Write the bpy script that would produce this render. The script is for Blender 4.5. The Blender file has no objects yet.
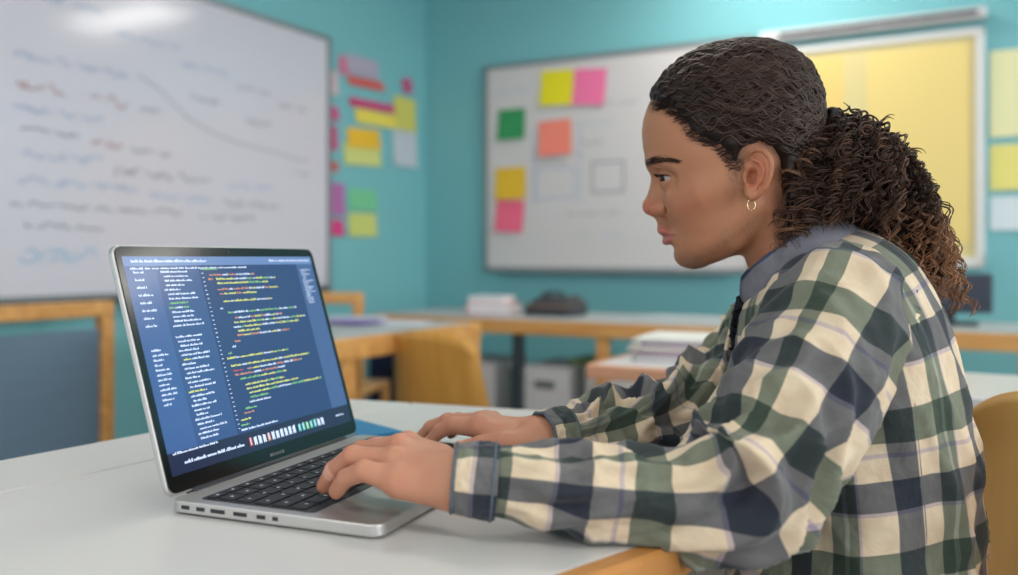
import bpy, bmesh, math, random
import numpy as np
from mathutils import Vector, Matrix, Euler
from mathutils.bvhtree import BVHTree

random.seed(7)
rng = np.random.default_rng(7)
SC = bpy.context.scene
COL = SC.collection

# ------------------------------------------------------------------ camera
# world axes: x to the right of the viewer, y away from the viewer, z up; floor z=0
CAMZ = 0.97
cam_d = bpy.data.cameras.new('camera')
cam = bpy.data.objects.new('camera', cam_d)
COL.objects.link(cam)
cam.location = (0, 0, CAMZ)
cam.rotation_euler = (math.pi / 2, 0, 0)
cam_d.sensor_width = 36
cam_d.lens = 31.83
cam_d.shift_y = -0.029
cam_d.clip_start = 0.05
cam_d.dof.use_dof = True
cam_d.dof.focus_distance = 0.86
cam_d.dof.aperture_fstop = 2.7
SC.camera = cam

# ------------------------------------------------------------------ world and exposure
wd = bpy.data.worlds.new('daylight')
SC.world = wd
wd.use_nodes = True
wb = wd.node_tree.nodes['Background']
wb.inputs[0].default_value = (0.985, 0.955, 0.985, 1)
wb.inputs[1].default_value = 1.45
SC.view_settings.view_transform = 'Standard'
SC.view_settings.look = 'None'
SC.view_settings.gamma = 1
SC.view_settings.use_curve_mapping = False
SC.view_settings.exposure = 0.03

# room frame: corner of the two walls, local x along the back wall, local -y into the room
CX, CY = -0.478, 5.12
RA = math.atan2(-0.484, 0.875)
ROOM = Matrix.Translation((CX, CY, 0)) @ Matrix.Rotation(RA, 4, 'Z')
CEIL = 2.5

def area(name, loc, rot, sx, sy, power, color=(1, 1, 1)):
    d = bpy.data.lights.new(name, 'AREA')
    d.shape = 'RECTANGLE'; d.size = sx; d.size_y = sy; d.energy = power; d.color = color
    o = bpy.data.objects.new(name, d)
    COL.objects.link(o)
    o.matrix_world = ROOM @ Matrix.Translation(loc) @ Euler(rot).to_matrix().to_4x4()
    return o

# daylight from the window side of the room (right of and behind the viewer)
for t_ in (1.9, 4.5):
    area('window_daylight', (6.52, -t_, 1.55), (0, math.radians(90), 0), 1.25, 2.0, 62, (0.95, 0.98, 1.0))
# ------------------------------------------------------------------ helpers
def s2l(c):
    return c / 12.92 if c <= 0.04045 else ((c + 0.055) / 1.055) ** 2.4
def rgb(r, g, b):
    return (s2l(r / 255), s2l(g / 255), s2l(b / 255), 1)

def mat(name, col, rough=0.6, metal=0.0, emit=None, estr=1.0, noise=0.0, nscale=20, bump=0.0, spec=0.5, sss=0.0, coat=0.0):
    m = bpy.data.materials.new(name)
    m.use_nodes = True
    nt = m.node_tree
    b = nt.nodes['Principled BSDF']
    c = rgb(*col)
    b.inputs['Base Color'].default_value = c
    b.inputs['Roughness'].default_value = rough
    b.inputs['Metallic'].default_value = metal
    b.inputs['Specular IOR Level'].default_value = spec
    if coat:
        b.inputs['Coat Weight'].default_value = coat
        b.inputs['Coat Roughness'].default_value = 0.1
    if sss:
        b.inputs['Subsurface Weight'].default_value = sss
        b.inputs['Subsurface Radius'].default_value = (0.9, 0.35, 0.2)
        b.inputs['Subsurface Scale'].default_value = 0.008
    if emit:
        b.inputs['Emission Color'].default_value = rgb(*emit)
        b.inputs['Emission Strength'].default_value = estr
    if noise or bump:
        tc = nt.nodes.new('ShaderNodeTexCoord')
        n = nt.nodes.new('ShaderNodeTexNoise')
        n.inputs['Scale'].default_value = nscale
        n.inputs['Detail'].default_value = 4
        nt.links.new(tc.outputs['Object'], n.inputs['Vector'])
        if noise:
            mx = nt.nodes.new('ShaderNodeMix'); mx.data_type = 'RGBA'
            mx.inputs[6].default_value = tuple(v * (1 - noise) for v in c[:3]) + (1,)
            mx.inputs[7].default_value = tuple(min(1, v * (1 + noise)) for v in c[:3]) + (1,)
            nt.links.new(n.outputs['Fac'], mx.inputs[0])
            nt.links.new(mx.outputs[2], b.inputs['Base Color'])
        if bump:
            bp = nt.nodes.new('ShaderNodeBump')
            bp.inputs['Strength'].default_value = bump
            bp.inputs['Distance'].default_value = 0.002
            nt.links.new(n.outputs['Fac'], bp.inputs['Height'])
            nt.links.new(bp.outputs['Normal'], b.inputs['Normal'])
    return m

def wood(name, c1, c2, scale=6, rough=0.45, axis=0, dist=3.0):
    m = bpy.data.materials.new(name); m.use_nodes = True
    nt = m.node_tree; b = nt.nodes['Principled BSDF']
    tc = nt.nodes.new('ShaderNodeTexCoord')
    mp = nt.nodes.new('ShaderNodeMapping')
    sc = [9, 9, 9]; sc[axis] = 1.1
    mp.inputs['Scale'].default_value = sc
    n = nt.nodes.new('ShaderNodeTexNoise'); n.inputs['Scale'].default_value = scale
    n.inputs['Detail'].default_value = 6; n.inputs['Distortion'].default_value = dist * 0.2
    r = nt.nodes.new('ShaderNodeValToRGB')
    r.color_ramp.elements[0].position = 0.3; r.color_ramp.elements[0].color = rgb(*c1)
    r.color_ramp.elements[1].position = 0.7; r.color_ramp.elements[1].color = rgb(*c2)
    nt.links.new(tc.outputs['Object'], mp.inputs[0]); nt.links.new(mp.outputs[0], n.inputs[0])
    nt.links.new(n.outputs['Fac'], r.inputs[0]); nt.links.new(r.outputs[0], b.inputs['Base Color'])
    b.inputs['Roughness'].default_value = rough
    return m

class MB:
    """collects geometry for one mesh object"""
    def __init__(s):
        s.v = []; s.f = []; s.mi = []; s.mats = []; s.cur = 0; s.cols = None
    def m(s, material):
        if material not in s.mats: s.mats.append(material)
        s.cur = s.mats.index(material); return s
    def add(s, vs, fs):
        o = len(s.v)
        s.v.extend([tuple(map(float, q)) for q in vs])
        s.f.extend([tuple(int(i) + o for i in f) for f in fs])
        s.mi.extend([s.cur] * len(fs)); return s
    def box(s, c, d, M=None, r=0.0):
        x, y, z = d[0] / 2, d[1] / 2, d[2] / 2
        if r > 0:
            bm = bmesh.new()
            bmesh.ops.create_cube(bm, size=1, matrix=Matrix.Diagonal((d[0], d[1], d[2], 1)))
            bmesh.ops.bevel(bm, geom=bm.edges[:], offset=min(r, 0.49 * min(d)), segments=2, profile=0.5, affect='EDGES', clamp_overlap=True)
            vs = [v.co.copy() for v in bm.verts]
            bm.verts.index_update()
            fs = [[v.index for v in f.verts] for f in bm.faces]
            bm.free()
        else:
            vs = [Vector((a, b, e)) for a in (-x, x) for b in (-y, y) for e in (-z, z)]
            fs = [(0, 1, 3, 2), (4, 6, 7, 5), (0, 4, 5, 1), (2, 3, 7, 6), (0, 2, 6, 4), (1, 5, 7, 3)]
        if M is not None: vs = [M @ v for v in vs]
        return s.add([Vector(v) + Vector(c) for v in vs], fs)
    def prism(s, pts, z0, z1):
        n = len(pts)
        vs = [(p[0], p[1], z0) for p in pts] + [(p[0], p[1], z1) for p in pts]
        fs = [tuple(range(n - 1, -1, -1)), tuple(range(n, 2 * n))] + [(i, (i + 1) % n, n + (i + 1) % n, n + i) for i in range(n)]
        return s.add(vs, fs)
    def tube(s, pts, rad, n=12, caps=True, flat=1.0):
        pts = [Vector(p) for p in pts]
        if not hasattr(rad, '__len__'): rad = [rad] * len(pts)
        t0 = (pts[1] - pts[0]).normalized()
        up = Vector((0, 0, 1)) if abs(t0.z) < 0.9 else Vector((1, 0, 0))
        u = (up - up.project(t0)).normalized()
        vs = []; fs = []
        for i, p in enumerate(pts):
            t = (pts[min(i + 1, len(pts) - 1)] - pts[max(i - 1, 0)]).normalized()
            u = (u - u.project(t)).normalized(); w = t.cross(u)
            for k in range(n):
                a = 2 * math.pi * k / n
                vs.append(p + rad[i] * (math.cos(a) * u * flat + math.sin(a) * w))
        for i in range(len(pts) - 1):
            for k in range(n):
                k2 = (k + 1) % n
                fs.append((i * n + k, i * n + k2, (i + 1) * n + k2, (i + 1) * n + k))
        if caps:
            fs.append(tuple(range(n - 1, -1, -1))); fs.append(tuple((len(pts) - 1) * n + k for k in range(n)))
        return s.add(vs, fs)
    def grid(s, P, closed_u=False, closed_v=False):
        """P: array (nu, nv, 3)"""
        nu, nv = P.shape[:2]
        idx = np.arange(nu * nv).reshape(nu, nv)
        fs = []
        for i in range(nu if closed_u else nu - 1):
            for j in range(nv if closed_v else nv - 1):
                fs.append((idx[i, j], idx[(i + 1) % nu, j], idx[(i + 1) % nu, (j + 1) % nv], idx[i, (j + 1) % nv]))
        return s.add(P.reshape(-1, 3), fs)
    def build(s, name, material=None, parent=None, smooth=False, bevel=0.0, M=None, origin=None, label=None, cat=None, group=None, kind=None, solid=0.0, subsurf=0):
        me = bpy.data.meshes.new(name)
        vs = s.v
        if M is not None: vs = [tuple(M @ Vector(v)) for v in vs]
        o = bpy.data.objects.new(name, me)
        COL.objects.link(o)
        if parent is not None:
            root = parent
            while root.parent is not None: root = root.parent
            if M is not None or root.get('_w'):
                inv = root.matrix_basis.inverted()
                vs = [tuple(inv @ Vector(v)) for v in vs]
            o.parent = parent
        elif origin is None:
            a = np.array(vs); c = (a.min(0) + a.max(0)) / 2; c[2] = a[:, 2].min()
            vs = [tuple(np.array(v) - c) for v in vs]; o.location = c
        me.from_pydata(vs, [], s.f)
        if s.mats:
            for q in s.mats: me.materials.append(q)
            me.polygons.foreach_set('material_index', s.mi)
        else:
            me.materials.append(material)
        if smooth: me.polygons.foreach_set('use_smooth', [True] * len(me.polygons))
        me.update()
        if solid:
            q = o.modifiers.new('solid', 'SOLIDIFY'); q.thickness = solid; q.offset = 0
        if bevel:
            q = o.modifiers.new('bevel', 'BEVEL'); q.width = bevel; q.segments = 3; q.limit_method = 'ANGLE'
        if subsurf:
            q = o.modifiers.new('sub', 'SUBSURF'); q.levels = subsurf; q.render_levels = subsurf
        tag(o, label, cat, group, kind)
        return o

def tag(o, label=None, cat=None, group=None, kind=None):
    if label: o['label'] = label
    if cat: o['category'] = cat
    if group: o['group'] = group
    if kind: o['kind'] = kind
    return o

def thing(name, label, cat, loc=(0, 0, 0), rz=0.0, group=None, world_parts=False):
    """Empty at the thing's base. Parts are built in its local frame unless world_parts."""
    o = bpy.data.objects.new(name, None)
    COL.objects.link(o)
    o.empty_display_size = 0.05
    o.matrix_basis = Matrix.Translation(loc) @ Matrix.Rotation(rz, 4, 'Z')
    tag(o, label, cat, group)
    if world_parts: o['_w'] = 1
    return o

def copy_tree(o, parent=None):
    c = o.copy(); COL.objects.link(c); c.parent = parent
    for ch in list(o.children): copy_tree(ch, c)
    return c

def place(o, loc, rz, label=None, room=False):
    m = Matrix.Translation(loc) @ Matrix.Rotation(rz, 4, 'Z')
    o.matrix_basis = (ROOM @ m) if room else m
    if label: o['label'] = label
    return o

def rm(s_, t_, z=0.0):
    """room coordinates (along back wall, distance from back wall, height) to world"""
    return ROOM @ Vector((s_, -t_, z))

def rrect(w, h, r, n=6, cx=0, cy=0):
    pts = []
    for qx, qy, a0 in ((1, 1, 0), (-1, 1, 90), (-1, -1, 180), (1, -1, 270)):
        for k in range(n + 1):
            a = math.radians(a0 + 90 * k / n)
            pts.append((cx + qx * (w / 2 - r) + r * math.cos(a), cy + qy * (h / 2 - r) + r * math.sin(a)))
    return pts

# ------------------------------------------------------------------ materials
M_wall = mat('teal_wall_paint', (122, 188, 195), 0.75, noise=0.03, nscale=1.5, bump=0.05)
M_floor = mat('grey_vinyl_floor', (96, 92, 86), 0.55, noise=0.12, nscale=3)
M_ceil = mat('white_ceiling', (225, 225, 222), 0.9)
M_board = mat('whiteboard_enamel', (214, 211, 222), 0.13, spec=0.5)
M_boardb = mat('whiteboard_enamel_dull', (214, 210, 210), 0.5, spec=0.3)
M_alu = mat('aluminium_frame', (150, 155, 158), 0.4, 0.6)
M_dark = mat('dark_plastic', (38, 42, 48), 0.5)
M_top = mat('pale_grey_laminate', (205, 204, 202), 0.33, noise=0.015, nscale=300, spec=0.4)
M_oak = wood('honey_oak', (196, 138, 74), (222, 168, 100), 3)
M_ply = wood('orange_birch_ply', (205, 142, 62), (226, 166, 86), 3, axis=2)
M_metal = mat('dark_metal_leg', (62, 72, 80), 0.4, 0.3)
M_greymetal = mat('grey_metal_leg', (120, 124, 126), 0.4, 0.4)
M_deskgrey = mat('blue_grey_laminate', (176, 184, 188), 0.45)
M_white = mat('white_plastic', (206, 206, 208), 0.5)
M_paper = mat('white_paper', (226, 224, 226), 0.8)

# ------------------------------------------------------------------ room shell
def struct(name, mb, m, M=None):
    return mb.build(name, m, M=M, kind='structure')
struct('floor', MB().box((2.6, -3.4, -0.05), (8.2, 9.0, 0.1)), M_floor, ROOM)
struct('wall_back', MB().box((3.1, 0.05, CEIL / 2), (6.6, 0.1, CEIL)), M_wall, ROOM)
struct('wall_left', MB().box((-0.05, -3.3, CEIL / 2), (0.1, 6.6, CEIL)), M_wall, ROOM)
wr_ = MB()
for s0_, t0_, t1_, z0_, z1_ in ((6.45, 0, 6.6, 0, .9), (6.45, 0, 6.6, 2.2, CEIL), (6.45, 0, .85, .9, 2.2), (6.45, 2.95, 3.45, .9, 2.2), (6.45, 5.55, 6.6, .9, 2.2)):
    wr_.box((s0_, -(t0_ + t1_) / 2, (z0_ + z1_) / 2), (.1, t1_ - t0_, z1_ - z0_))
struct('wall_right', wr_, M_wall, ROOM)
for k_, t_ in enumerate((1.9, 4.5)):
    wf = MB()
    for dt in (-1.03, 0, 1.03): wf.box((6.44, -t_ + dt, 1.55), (.05, .05, 1.3))
    for z_ in (.925, 1.75, 2.175): wf.box((6.44, -t_, z_), (.05, 2.1, .05))
    struct('window_%d' % (k_ + 1), wf, M_alu, ROOM)
struct('ceiling', MB().box((2.6, -3.0, CEIL + 0.05), (7.6, 8.0, 0.1)), M_ceil, ROOM)
M_lamp = mat('lit_diffuser', (250, 250, 250), 0.5, emit=(255, 250, 242), estr=13.5)
for i, (a, b, rz) in enumerate([(1.96, 0.5, 0), (4.4, 0.5, 0), (1.96, 2.6, 0), (4.4, 2.6, 0), (1.96, 4.7, 0), (4.4, 4.7, 0)]):
    c = rm(a, b, CEIL)
    L = thing('ceiling_light', ['square ceiling light panel nearest the corner of the two teal walls', 'ceiling light panel by the back wall above the yellow board',
              'ceiling light panel above the cluttered left desk', 'ceiling light panel above the seated person', 'ceiling light panel left of and behind the viewer',
              'ceiling light panel right of and behind the viewer'][i], 'ceiling light', (c.x, c.y, CEIL - 0.03), RA, 'ceiling light panels')
    MB().box((0, 0, 0.012), (0.9, 0.36, 0.03), r=0.004).build('frame', M_alu, L)
    MB().box((0, 0, -0.004), (0.86, 0.32, 0.01)).build('diffuser', M_lamp, L)

# ------------------------------------------------------------------ things on the walls
def squiggle(mb, x0, x1, z, h, amp_seed, axis, off, w=0.004, dens=55, gap=0.18):
    """a written line of marker strokes on a wall board; axis 0: back wall (x=s), axis 1: left wall (x=t)"""
    r = random.Random(amp_seed)
    x = x0; last = None
    while x < x1:
        wl = r.uniform(0.04, 0.13)
        e = min(x + wl, x1)
        n = max(4, int((e - x) * dens * 2))
        pts = []
        for i in range(n):
            a = x + (e - x) * i / (n - 1)
            pts.append((a, z + h * (r.random() - 0.5) * (1 if i % 2 else -1)))
        if last is not None: pts = [last] + pts; n += 1
        last = pts[-1]
        for i in range(n - 1):
            p, q = pts[i], pts[i + 1]; w_ = w * (.25 if last is not None and i == 0 and x > x0 else 1)
            d = Vector((q[0] - p[0], q[1] - p[1])); 
            if d.length < 1e-5: continue
            nn = Vector((-d.y, d.x)).normalized() * w_ / 2
            quad = [(p[0] + nn.x, p[1] + nn.y), (p[0] - nn.x, p[1] - nn.y), (q[0] - nn.x, q[1] - nn.y), (q[0] + nn.x, q[1] + nn.y)]
            if axis == 0: mb.add([(a, -off, b) for a, b in quad], [(0, 1, 2, 3)])
            else: mb.add([(off, -a, b) for a, b in quad], [(0, 1, 2, 3)])
        x = e + r.uniform(0.3, 1.0) * gap * 0.25

M_inkblue = mat('faded_blue_marker', (150, 172, 205), 0.6)
M_inkdark = mat('faded_grey_marker', (120, 124, 140), 0.6)
M_inkred = mat('faded_red_marker', (165, 105, 110), 0.6)
M_inkcyan = mat('cyan_marker', (110, 180, 215), 0.6)
M_inkgreen = mat('faint_green_marker', (150, 190, 175), 0.6)

# large whiteboard on the left wall
wbt = thing('whiteboard', 'large whiteboard with faded blue and red handwriting on the left wall', 'whiteboard', tuple(rm(0, 2.1, 0.83)), RA, world_parts=True)
T0, T1, ZB, ZT = 0.858, 3.4, 0.83, 2.03
MB().box((0.012, -(T0 + T1) / 2, (ZB + ZT) / 2), (0.02, T1 - T0, ZT - ZB)).build('writing_surface', M_board, wbt, M=ROOM)
fr = MB()
fr.box((0.016, -(T0 + T1) / 2, ZT), (0.03, T1 - T0 + 0.02, 0.022)); fr.box((0.016, -T0, (ZB + ZT) / 2), (0.03, 0.022, ZT - ZB)); fr.box((0.016, -T1, (ZB + ZT) / 2), (0.03, 0.022, ZT - ZB))
fr.box((0.016, -(T0 + T1) / 2, ZB), (0.03, T1 - T0 + 0.02, 0.025))
fr.build('frame', M_alu, wbt, M=ROOM)
MB().box((0.045, -(T0 + T1) / 2, ZB - 0.012), (0.08, T1 - T0 - 0.1, 0.014), r=0.004).build('marker_tray', M_dark, wbt, M=ROOM)
lines = [  # t0,t1,z,h,mat
    (2.1, 2.45, 1.86, .03, M_inkblue), (1.75, 2.05, 1.80, .02, M_inkblue), (1.5, 1.75, 1.745, .03, M_inkblue), (1.25, 1.45, 1.70, .02, M_inkdark), (1.02, 1.2, 1.66, .02, M_inkdark),
    (2.0, 2.45, 1.65, .03, M_inkblue), (1.55, 1.7, 1.62, .03, M_inkdark), (1.25, 1.4, 1.56, .03, M_inkdark),
    (2.25, 2.45, 1.55, .035, M_inkred), (2.0, 2.15, 1.545, .045, M_inkred), (1.85, 1.98, 1.535, .02, M_inkdark),
    (2.1, 2.45, 1.47, .03, M_inkblue), (2.2, 2.45, 1.40, .02, M_inkdark), (2.02, 2.15, 1.385, .035, M_inkred), (1.8, 2.0, 1.375, .02, M_inkdark),
    (2.1, 2.45, 1.32, .035, M_inkblue), (1.6, 2.05, 1.29, .04, M_inkdark), (1.25, 1.5, 1.28, .03, M_inkblue), (1.0, 1.1, 1.36, .03, M_inkdark),
    (1.95, 2.45, 1.23, .035, M_inkblue), (1.6, 1.9, 1.21, .03, M_inkblue), (1.2, 1.55, 1.2, .03, M_inkdark), 
    (1.75, 2.45, 1.15, .02, M_inkdark), (1.35, 1.65, 1.14, .03, M_inkdark), (2.1, 2.4, 1.08, .02, M_inkdark), (2.13, 2.4, 0.99, .035, M_inkcyan), (2.2, 2.42, 0.965, .02, M_inkcyan),
    (2.6, 3.3, 1.8, .03, M_inkblue), (2.6, 3.3, 1.6, .03, M_inkdark), (2.6, 3.3, 1.4, .03, M_inkblue), (2.6, 3.2, 1.2, .03, M_inkdark)]
for k, (a, b, z, h, m_) in enumerate(lines):
    wr = MB().m(m_); squiggle(wr, a, b, z, h, k, 1, 0.0235, 0.0052); wr.build('written_line', None, wbt, M=ROOM)
wr = MB().m(M_inkdark)
sw = [(1.95, 1.66), (1.85, 1.62), (1.72, 1.53), (1.55, 1.475), (1.4, 1.455), (1.2, 1.44), (1.05, 1.42), (1.0, 1.43)]
for (a, z), (b, y) in zip(sw[:-1], sw[1:]):
    wr.add([(0.0235, -a, z), (0.0235, -a, z + .004), (0.0235, -b, y + .004), (0.0235, -b, y)], [(0, 1, 2, 3)])
wr.build('drawn_curve', None, wbt, M=ROOM)

# whiteboard with sticky notes on the back wall
wb2 = thing('whiteboard', 'whiteboard with coloured sticky notes and faint diagrams on the back wall', 'whiteboard', tuple(rm(1.1, 0, 0.9)), RA, world_parts=True)
S0, S1, ZB2, ZT2 = 0.409, 1.86, 0.905, 2.01
MB().box(((S0 + S1) / 2, -0.012, (ZB2 + ZT2) / 2), (S1 - S0, 0.02, ZT2 - ZB2)).build('writing_surface', M_boardb, wb2, M=ROOM)
fr = MB()
for a, b, c_, d_ in ((S0, S0 + .02, ZB2, ZT2), (S1 - .02, S1, ZB2, ZT2), (S0, S1, ZT2 - .02, ZT2), (S0, S1, ZB2 - .005, ZB2 + .018)):
    fr.box(((a + b) / 2, -0.016, (c_ + d_) / 2), (b - a, 0.03, d_ - c_))
fr.build('frame', M_alu, wb2, M=ROOM)
MB().box(((S0 + S1) / 2, -0.045, ZB2 - 0.005), (S1 - S0 - 0.2, 0.07, 0.012), r=.003).build('marker_tray', M_alu, wb2, M=ROOM)
def dbox(mb, s0, s1, z0, z1, m_, w=0.006, y=-0.0235):
    mb.m(m_)
    for a, b, c_, d_ in ((s0, s1, z0, z0 + w), (s0, s1, z1 - w, z1), (s0, s0 + w, z0, z1), (s1 - w, s1, z0, z1)):
        mb.add([(a, y, c_), (b, y, c_), (b, y, d_), (a, y, d_)], [(0, 1, 2, 3)])
dg = MB(); dbox(dg, 1.04, 1.22, 1.30, 1.46, M_inkdark, 0.008); dg.build('drawn_box', None, wb2, M=ROOM)
dg = MB(); dbox(dg, 0.72, 0.95, 1.28, 1.44, M_inkblue, 0.005); dg.build('drawn_box', None, wb2, M=ROOM)
for k, (a, b, z, h, m_) in enumerate([(0.47, 0.7, 1.86, .03, M_inkblue), (0.95, 1.15, 1.66, .03, M_inkblue), (0.98, 1.12, 1.56, .02, M_inkdark), (0.72, 0.9, 1.47, .02, M_inkdark),
                                      (0.95, 1.02, 1.10, .05, M_inkgreen), (1.1, 1.22, 1.08, .05, M_inkblue), (0.9, 1.2, 1.2, .02, M_inkdark), (0.7, 1.0, 1.5, .02, M_inkblue), (1.05, 1.3, 1.75, .02, M_inkdark)]):
    dg = MB().m(m_); squiggle(dg, a, b, z, h, 60 + k, 0, 0.0235, 0.004); dg.build('written_line', None, wb2, M=ROOM)
for a in (0.975, 0.71):
    dg = MB().m(M_inkblue); dg.add([(a, -0.0235, 1.25), (a + .005, -0.0235, 1.25), (a + .005, -0.0235, 1.65), (a, -0.0235, 1.65)], [(0, 1, 2, 3)]); dg.build('drawn_stroke', None, wb2, M=ROOM)

def note(wall, a, z, w, h, tilt, color, label, name='sticky_note', cat='sticky note', off=0.026, group=None, curl=0.012):
    """sheet stuck by its top edge, bottom curling out; a = s or t of centre"""
    m_ = mat('paper_%d_%d_%d' % color, color, 0.75)
    n = 7; P = np.zeros((n, n, 3))
    for i in range(n):
        for j in range(n):
            x = (i / (n - 1) - .5) * w; y = (j / (n - 1) - .5) * h
            o_ = off + curl * (1 - j / (n - 1)) ** 2
            xr = x * math.cos(tilt) - y * math.sin(tilt); yr = x * math.sin(tilt) + y * math.cos(tilt)
            P[i, j] = (a + xr, -o_, z + yr) if wall == 'back' else (o_, -(a - xr), z + yr)
    mb = MB().grid(P)
    return mb.build(name, m_, M=ROOM, label=label, cat=cat, group=group, solid=0.0008)
B = 'back'
note(B, .845, 1.857, .185, .185, -.04, (238, 226, 30), 'bright yellow sticky note at the top of the back whiteboard')
note(B, 1.03, 1.845, .18, .185, -.08, (248, 122, 170), 'pink sticky note beside the bright yellow one on the back whiteboard')
note(B, .576, 1.685, .165, .165, 0, (52, 152, 92), 'dark green sticky note near the left edge of the back whiteboard')
note(B, .835, 1.597, .19, .185, .03, (250, 140, 120), 'salmon sticky note below the bright yellow one on the back whiteboard')
note(B, .57, 1.37, .185, .17, .02, (236, 190, 48), 'amber sticky note low at the left of the back whiteboard')
note(B, .565, 1.195, .17, .17, -.06, (248, 108, 140), 'hot pink sticky note directly below the amber one on the back whiteboard')

# bulletin board on the back wall
bb = thing('bulletin_board', 'white framed bulletin board backed with yellow paper on the back wall', 'bulletin board', tuple(rm(2.4, 0, 0.93)), RA, world_parts=True)
b0, b1, bz0, bz1 = 1.90, 2.817, 0.932, 1.93
MB().box(((b0 + b1) / 2, -0.012, (bz0 + bz1) / 2), (b1 - b0, 0.02, bz1 - bz0)).build('panel', mat('board_panel_cream', (226, 210, 150), 0.7), bb, M=ROOM)
fr = MB()
for a, b, c_, d_ in ((b0, b0 + .035, bz0, bz1), (b1 - .035, b1, bz0, bz1), (b0, b1, bz1 - .03, bz1), (b0, b1, bz0, bz0 + .04)):
    fr.box(((a + b) / 2, -0.017, (c_ + d_) / 2), (b - a, 0.034, d_ - c_))
fr.build('frame', mat('white_painted_frame', (222, 222, 220), 0.5), bb, M=ROOM)
M_yel = mat('yellow_backing_paper', (246, 222, 112), 0.8, noise=0.03, nscale=4)
note(B, 2.13, 1.45, .26, .84, 0, (238, 208, 128), 'narrow yellow paper sheet at the left of the bulletin board', 'paper_sheet', 'paper sheet', .024, 'yellow sheets on the bulletin board', .001)
note(B, 2.56, 1.45, .40, .84, 0, (240, 215, 138), 'wide yellow paper sheet at the right of the bulletin board', 'paper_sheet', 'paper sheet', .024, 'yellow sheets on the bulletin board', .001)
rb = thing('roller_screen', 'rolled up projection screen with a dark slot above the yellow bulletin board', 'projection screen', tuple(rm(2.35, 0, 1.95)), RA, world_parts=True)
MB().box((2.36, -0.036, 1.985), (0.93, 0.06, 0.05), r=0.01).build('housing', M_white, rb, M=ROOM)
MB().box((2.39, -0.067, 1.986), (0.80, 0.006, 0.018)).build('slot', M_dark, rb, M=ROOM)
note(B, 2.97, 1.65, .27, .36, 0, (232, 230, 180), 'pale cream sheet, topmost of the three right of the bulletin board', 'paper_sheet', 'paper sheet', .003, 'sheets on the wall beyond the bulletin board', .004)
note(B, 2.97, 1.345, .27, .19, 0, (232, 222, 130), 'yellow sheet, middle one of the three right of the bulletin board', 'paper_sheet', 'paper sheet', .003, 'sheets on the wall beyond the bulletin board', .004)
note(B, 2.97, 1.155, .27, .14, 0, (214, 226, 232), 'white sheet, lowest of the three right of the bulletin board', 'paper_sheet', 'paper sheet', .003, 'sheets on the wall beyond the bulletin board', .004)
# notes on the left wall past the whiteboard
Lw = 'left'
g = 'sticky notes on the left wall beside the large whiteboard'
for a, z, w, h, tl, c_, lab in [
    (.56, 1.585, .27, .10, .06, (240, 190, 50), 'amber sticky note above the pale green one on the left wall'),
    (.57, 1.50, .30, .11, .05, (212, 216, 130), 'pale yellow green sticky note under the amber one on the left wall'),
    (.46, 1.70, .34, .075, .02, (238, 218, 90), 'long yellow strip note on the left wall'),
    (.49, 1.765, .38, .045, .03, (205, 62, 120), 'long magenta strip note just above the yellow strip'),
    (.54, 1.87, .30, .045, .03, (222, 92, 84), 'red strip note near the top of the left wall cluster'),
    (.57, 1.95, .26, .10, .0, (178, 170, 190), 'greyish lilac note at the very top of the left wall cluster'),
    (.57, 1.268, .23, .11, .02, (118, 200, 150), 'mint green sticky note on the left wall'),
    (.57, 1.14, .23, .12, .02, (205, 212, 120), 'lowest lime yellow sticky note on the left wall'),
    (.80, 1.56, .06, .12, .0, (200, 80, 130), 'slim magenta note left of the amber sticky note'),
    (.77, 1.26, .11, .16, .0, (180, 110, 170), 'mauve note left of the mint green sticky note'),
    (.77, 1.12, .10, .08, .0, (215, 60, 130), 'small magenta note left of the lowest lime note'),
    (.80, 1.83, .07, .12, .0, (214, 190, 196), 'pale pink note close to the whiteboard edge'),
    (.79, 1.68, .06, .07, .0, (206, 84, 140), 'tiny pink note close to the whiteboard edge'),
    (.80, 1.42, .07, .05, .0, (196, 92, 88), 'small brick red note close to the whiteboard edge'),
    (.72, 1.93, .08, .09, .0, (216, 120, 150), 'rose pink note left of the lilac note'),
    (.20, 1.76, .20, .18, .0, (214, 206, 100), 'mustard yellow note on the wall near the room corner'),
    (.20, 1.58, .22, .22, .0, (196, 204, 212), 'pale grey sheet hanging under the mustard note near the corner'),
    (.18, 1.92, .09, .08, .2, (196, 84, 130), 'small dark pink note above the mustard one near the corner')]:
    note(Lw, a, z, w, h, tl, c_, lab, off=.003, group=None, curl=.008)
# ------------------------------------------------------------------ background furniture
def desk_parts(D, w, d, z, legs, topm, edgem, legm, thick=.03, edge_h=.05, lr=.02, square=True):
    """local frame: x 0..w, y 0..-d (front at -d), top surface at z"""
    MB().box((w / 2, -d / 2, z - thick / 2), (w - .03, d - .03, thick - .001)).build('tabletop', topm, D)
    e = MB()
    for c, s_ in (((w / 2, -.0075), (w, .03)), ((w / 2, -d + .0075), (w, .03)), ((.0075, -d / 2), (.03, d - .03)), ((w - .0075, -d / 2), (.03, d - .03))):
        e.box((c[0], c[1], z - edge_h / 2 - .0005), (s_[0], s_[1], edge_h), r=.004)
    e.build('edge_trim', edgem, D)
    for (x, y) in legs:
        if square: MB().box((x, y, (z - thick) / 2), (lr * 2, lr * 2, z - thick), r=.004).build('leg', legm, D)
        else: MB().tube([(x, y, 0), (x, y, z - thick)], lr).build('leg', legm, D, smooth=True)

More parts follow.
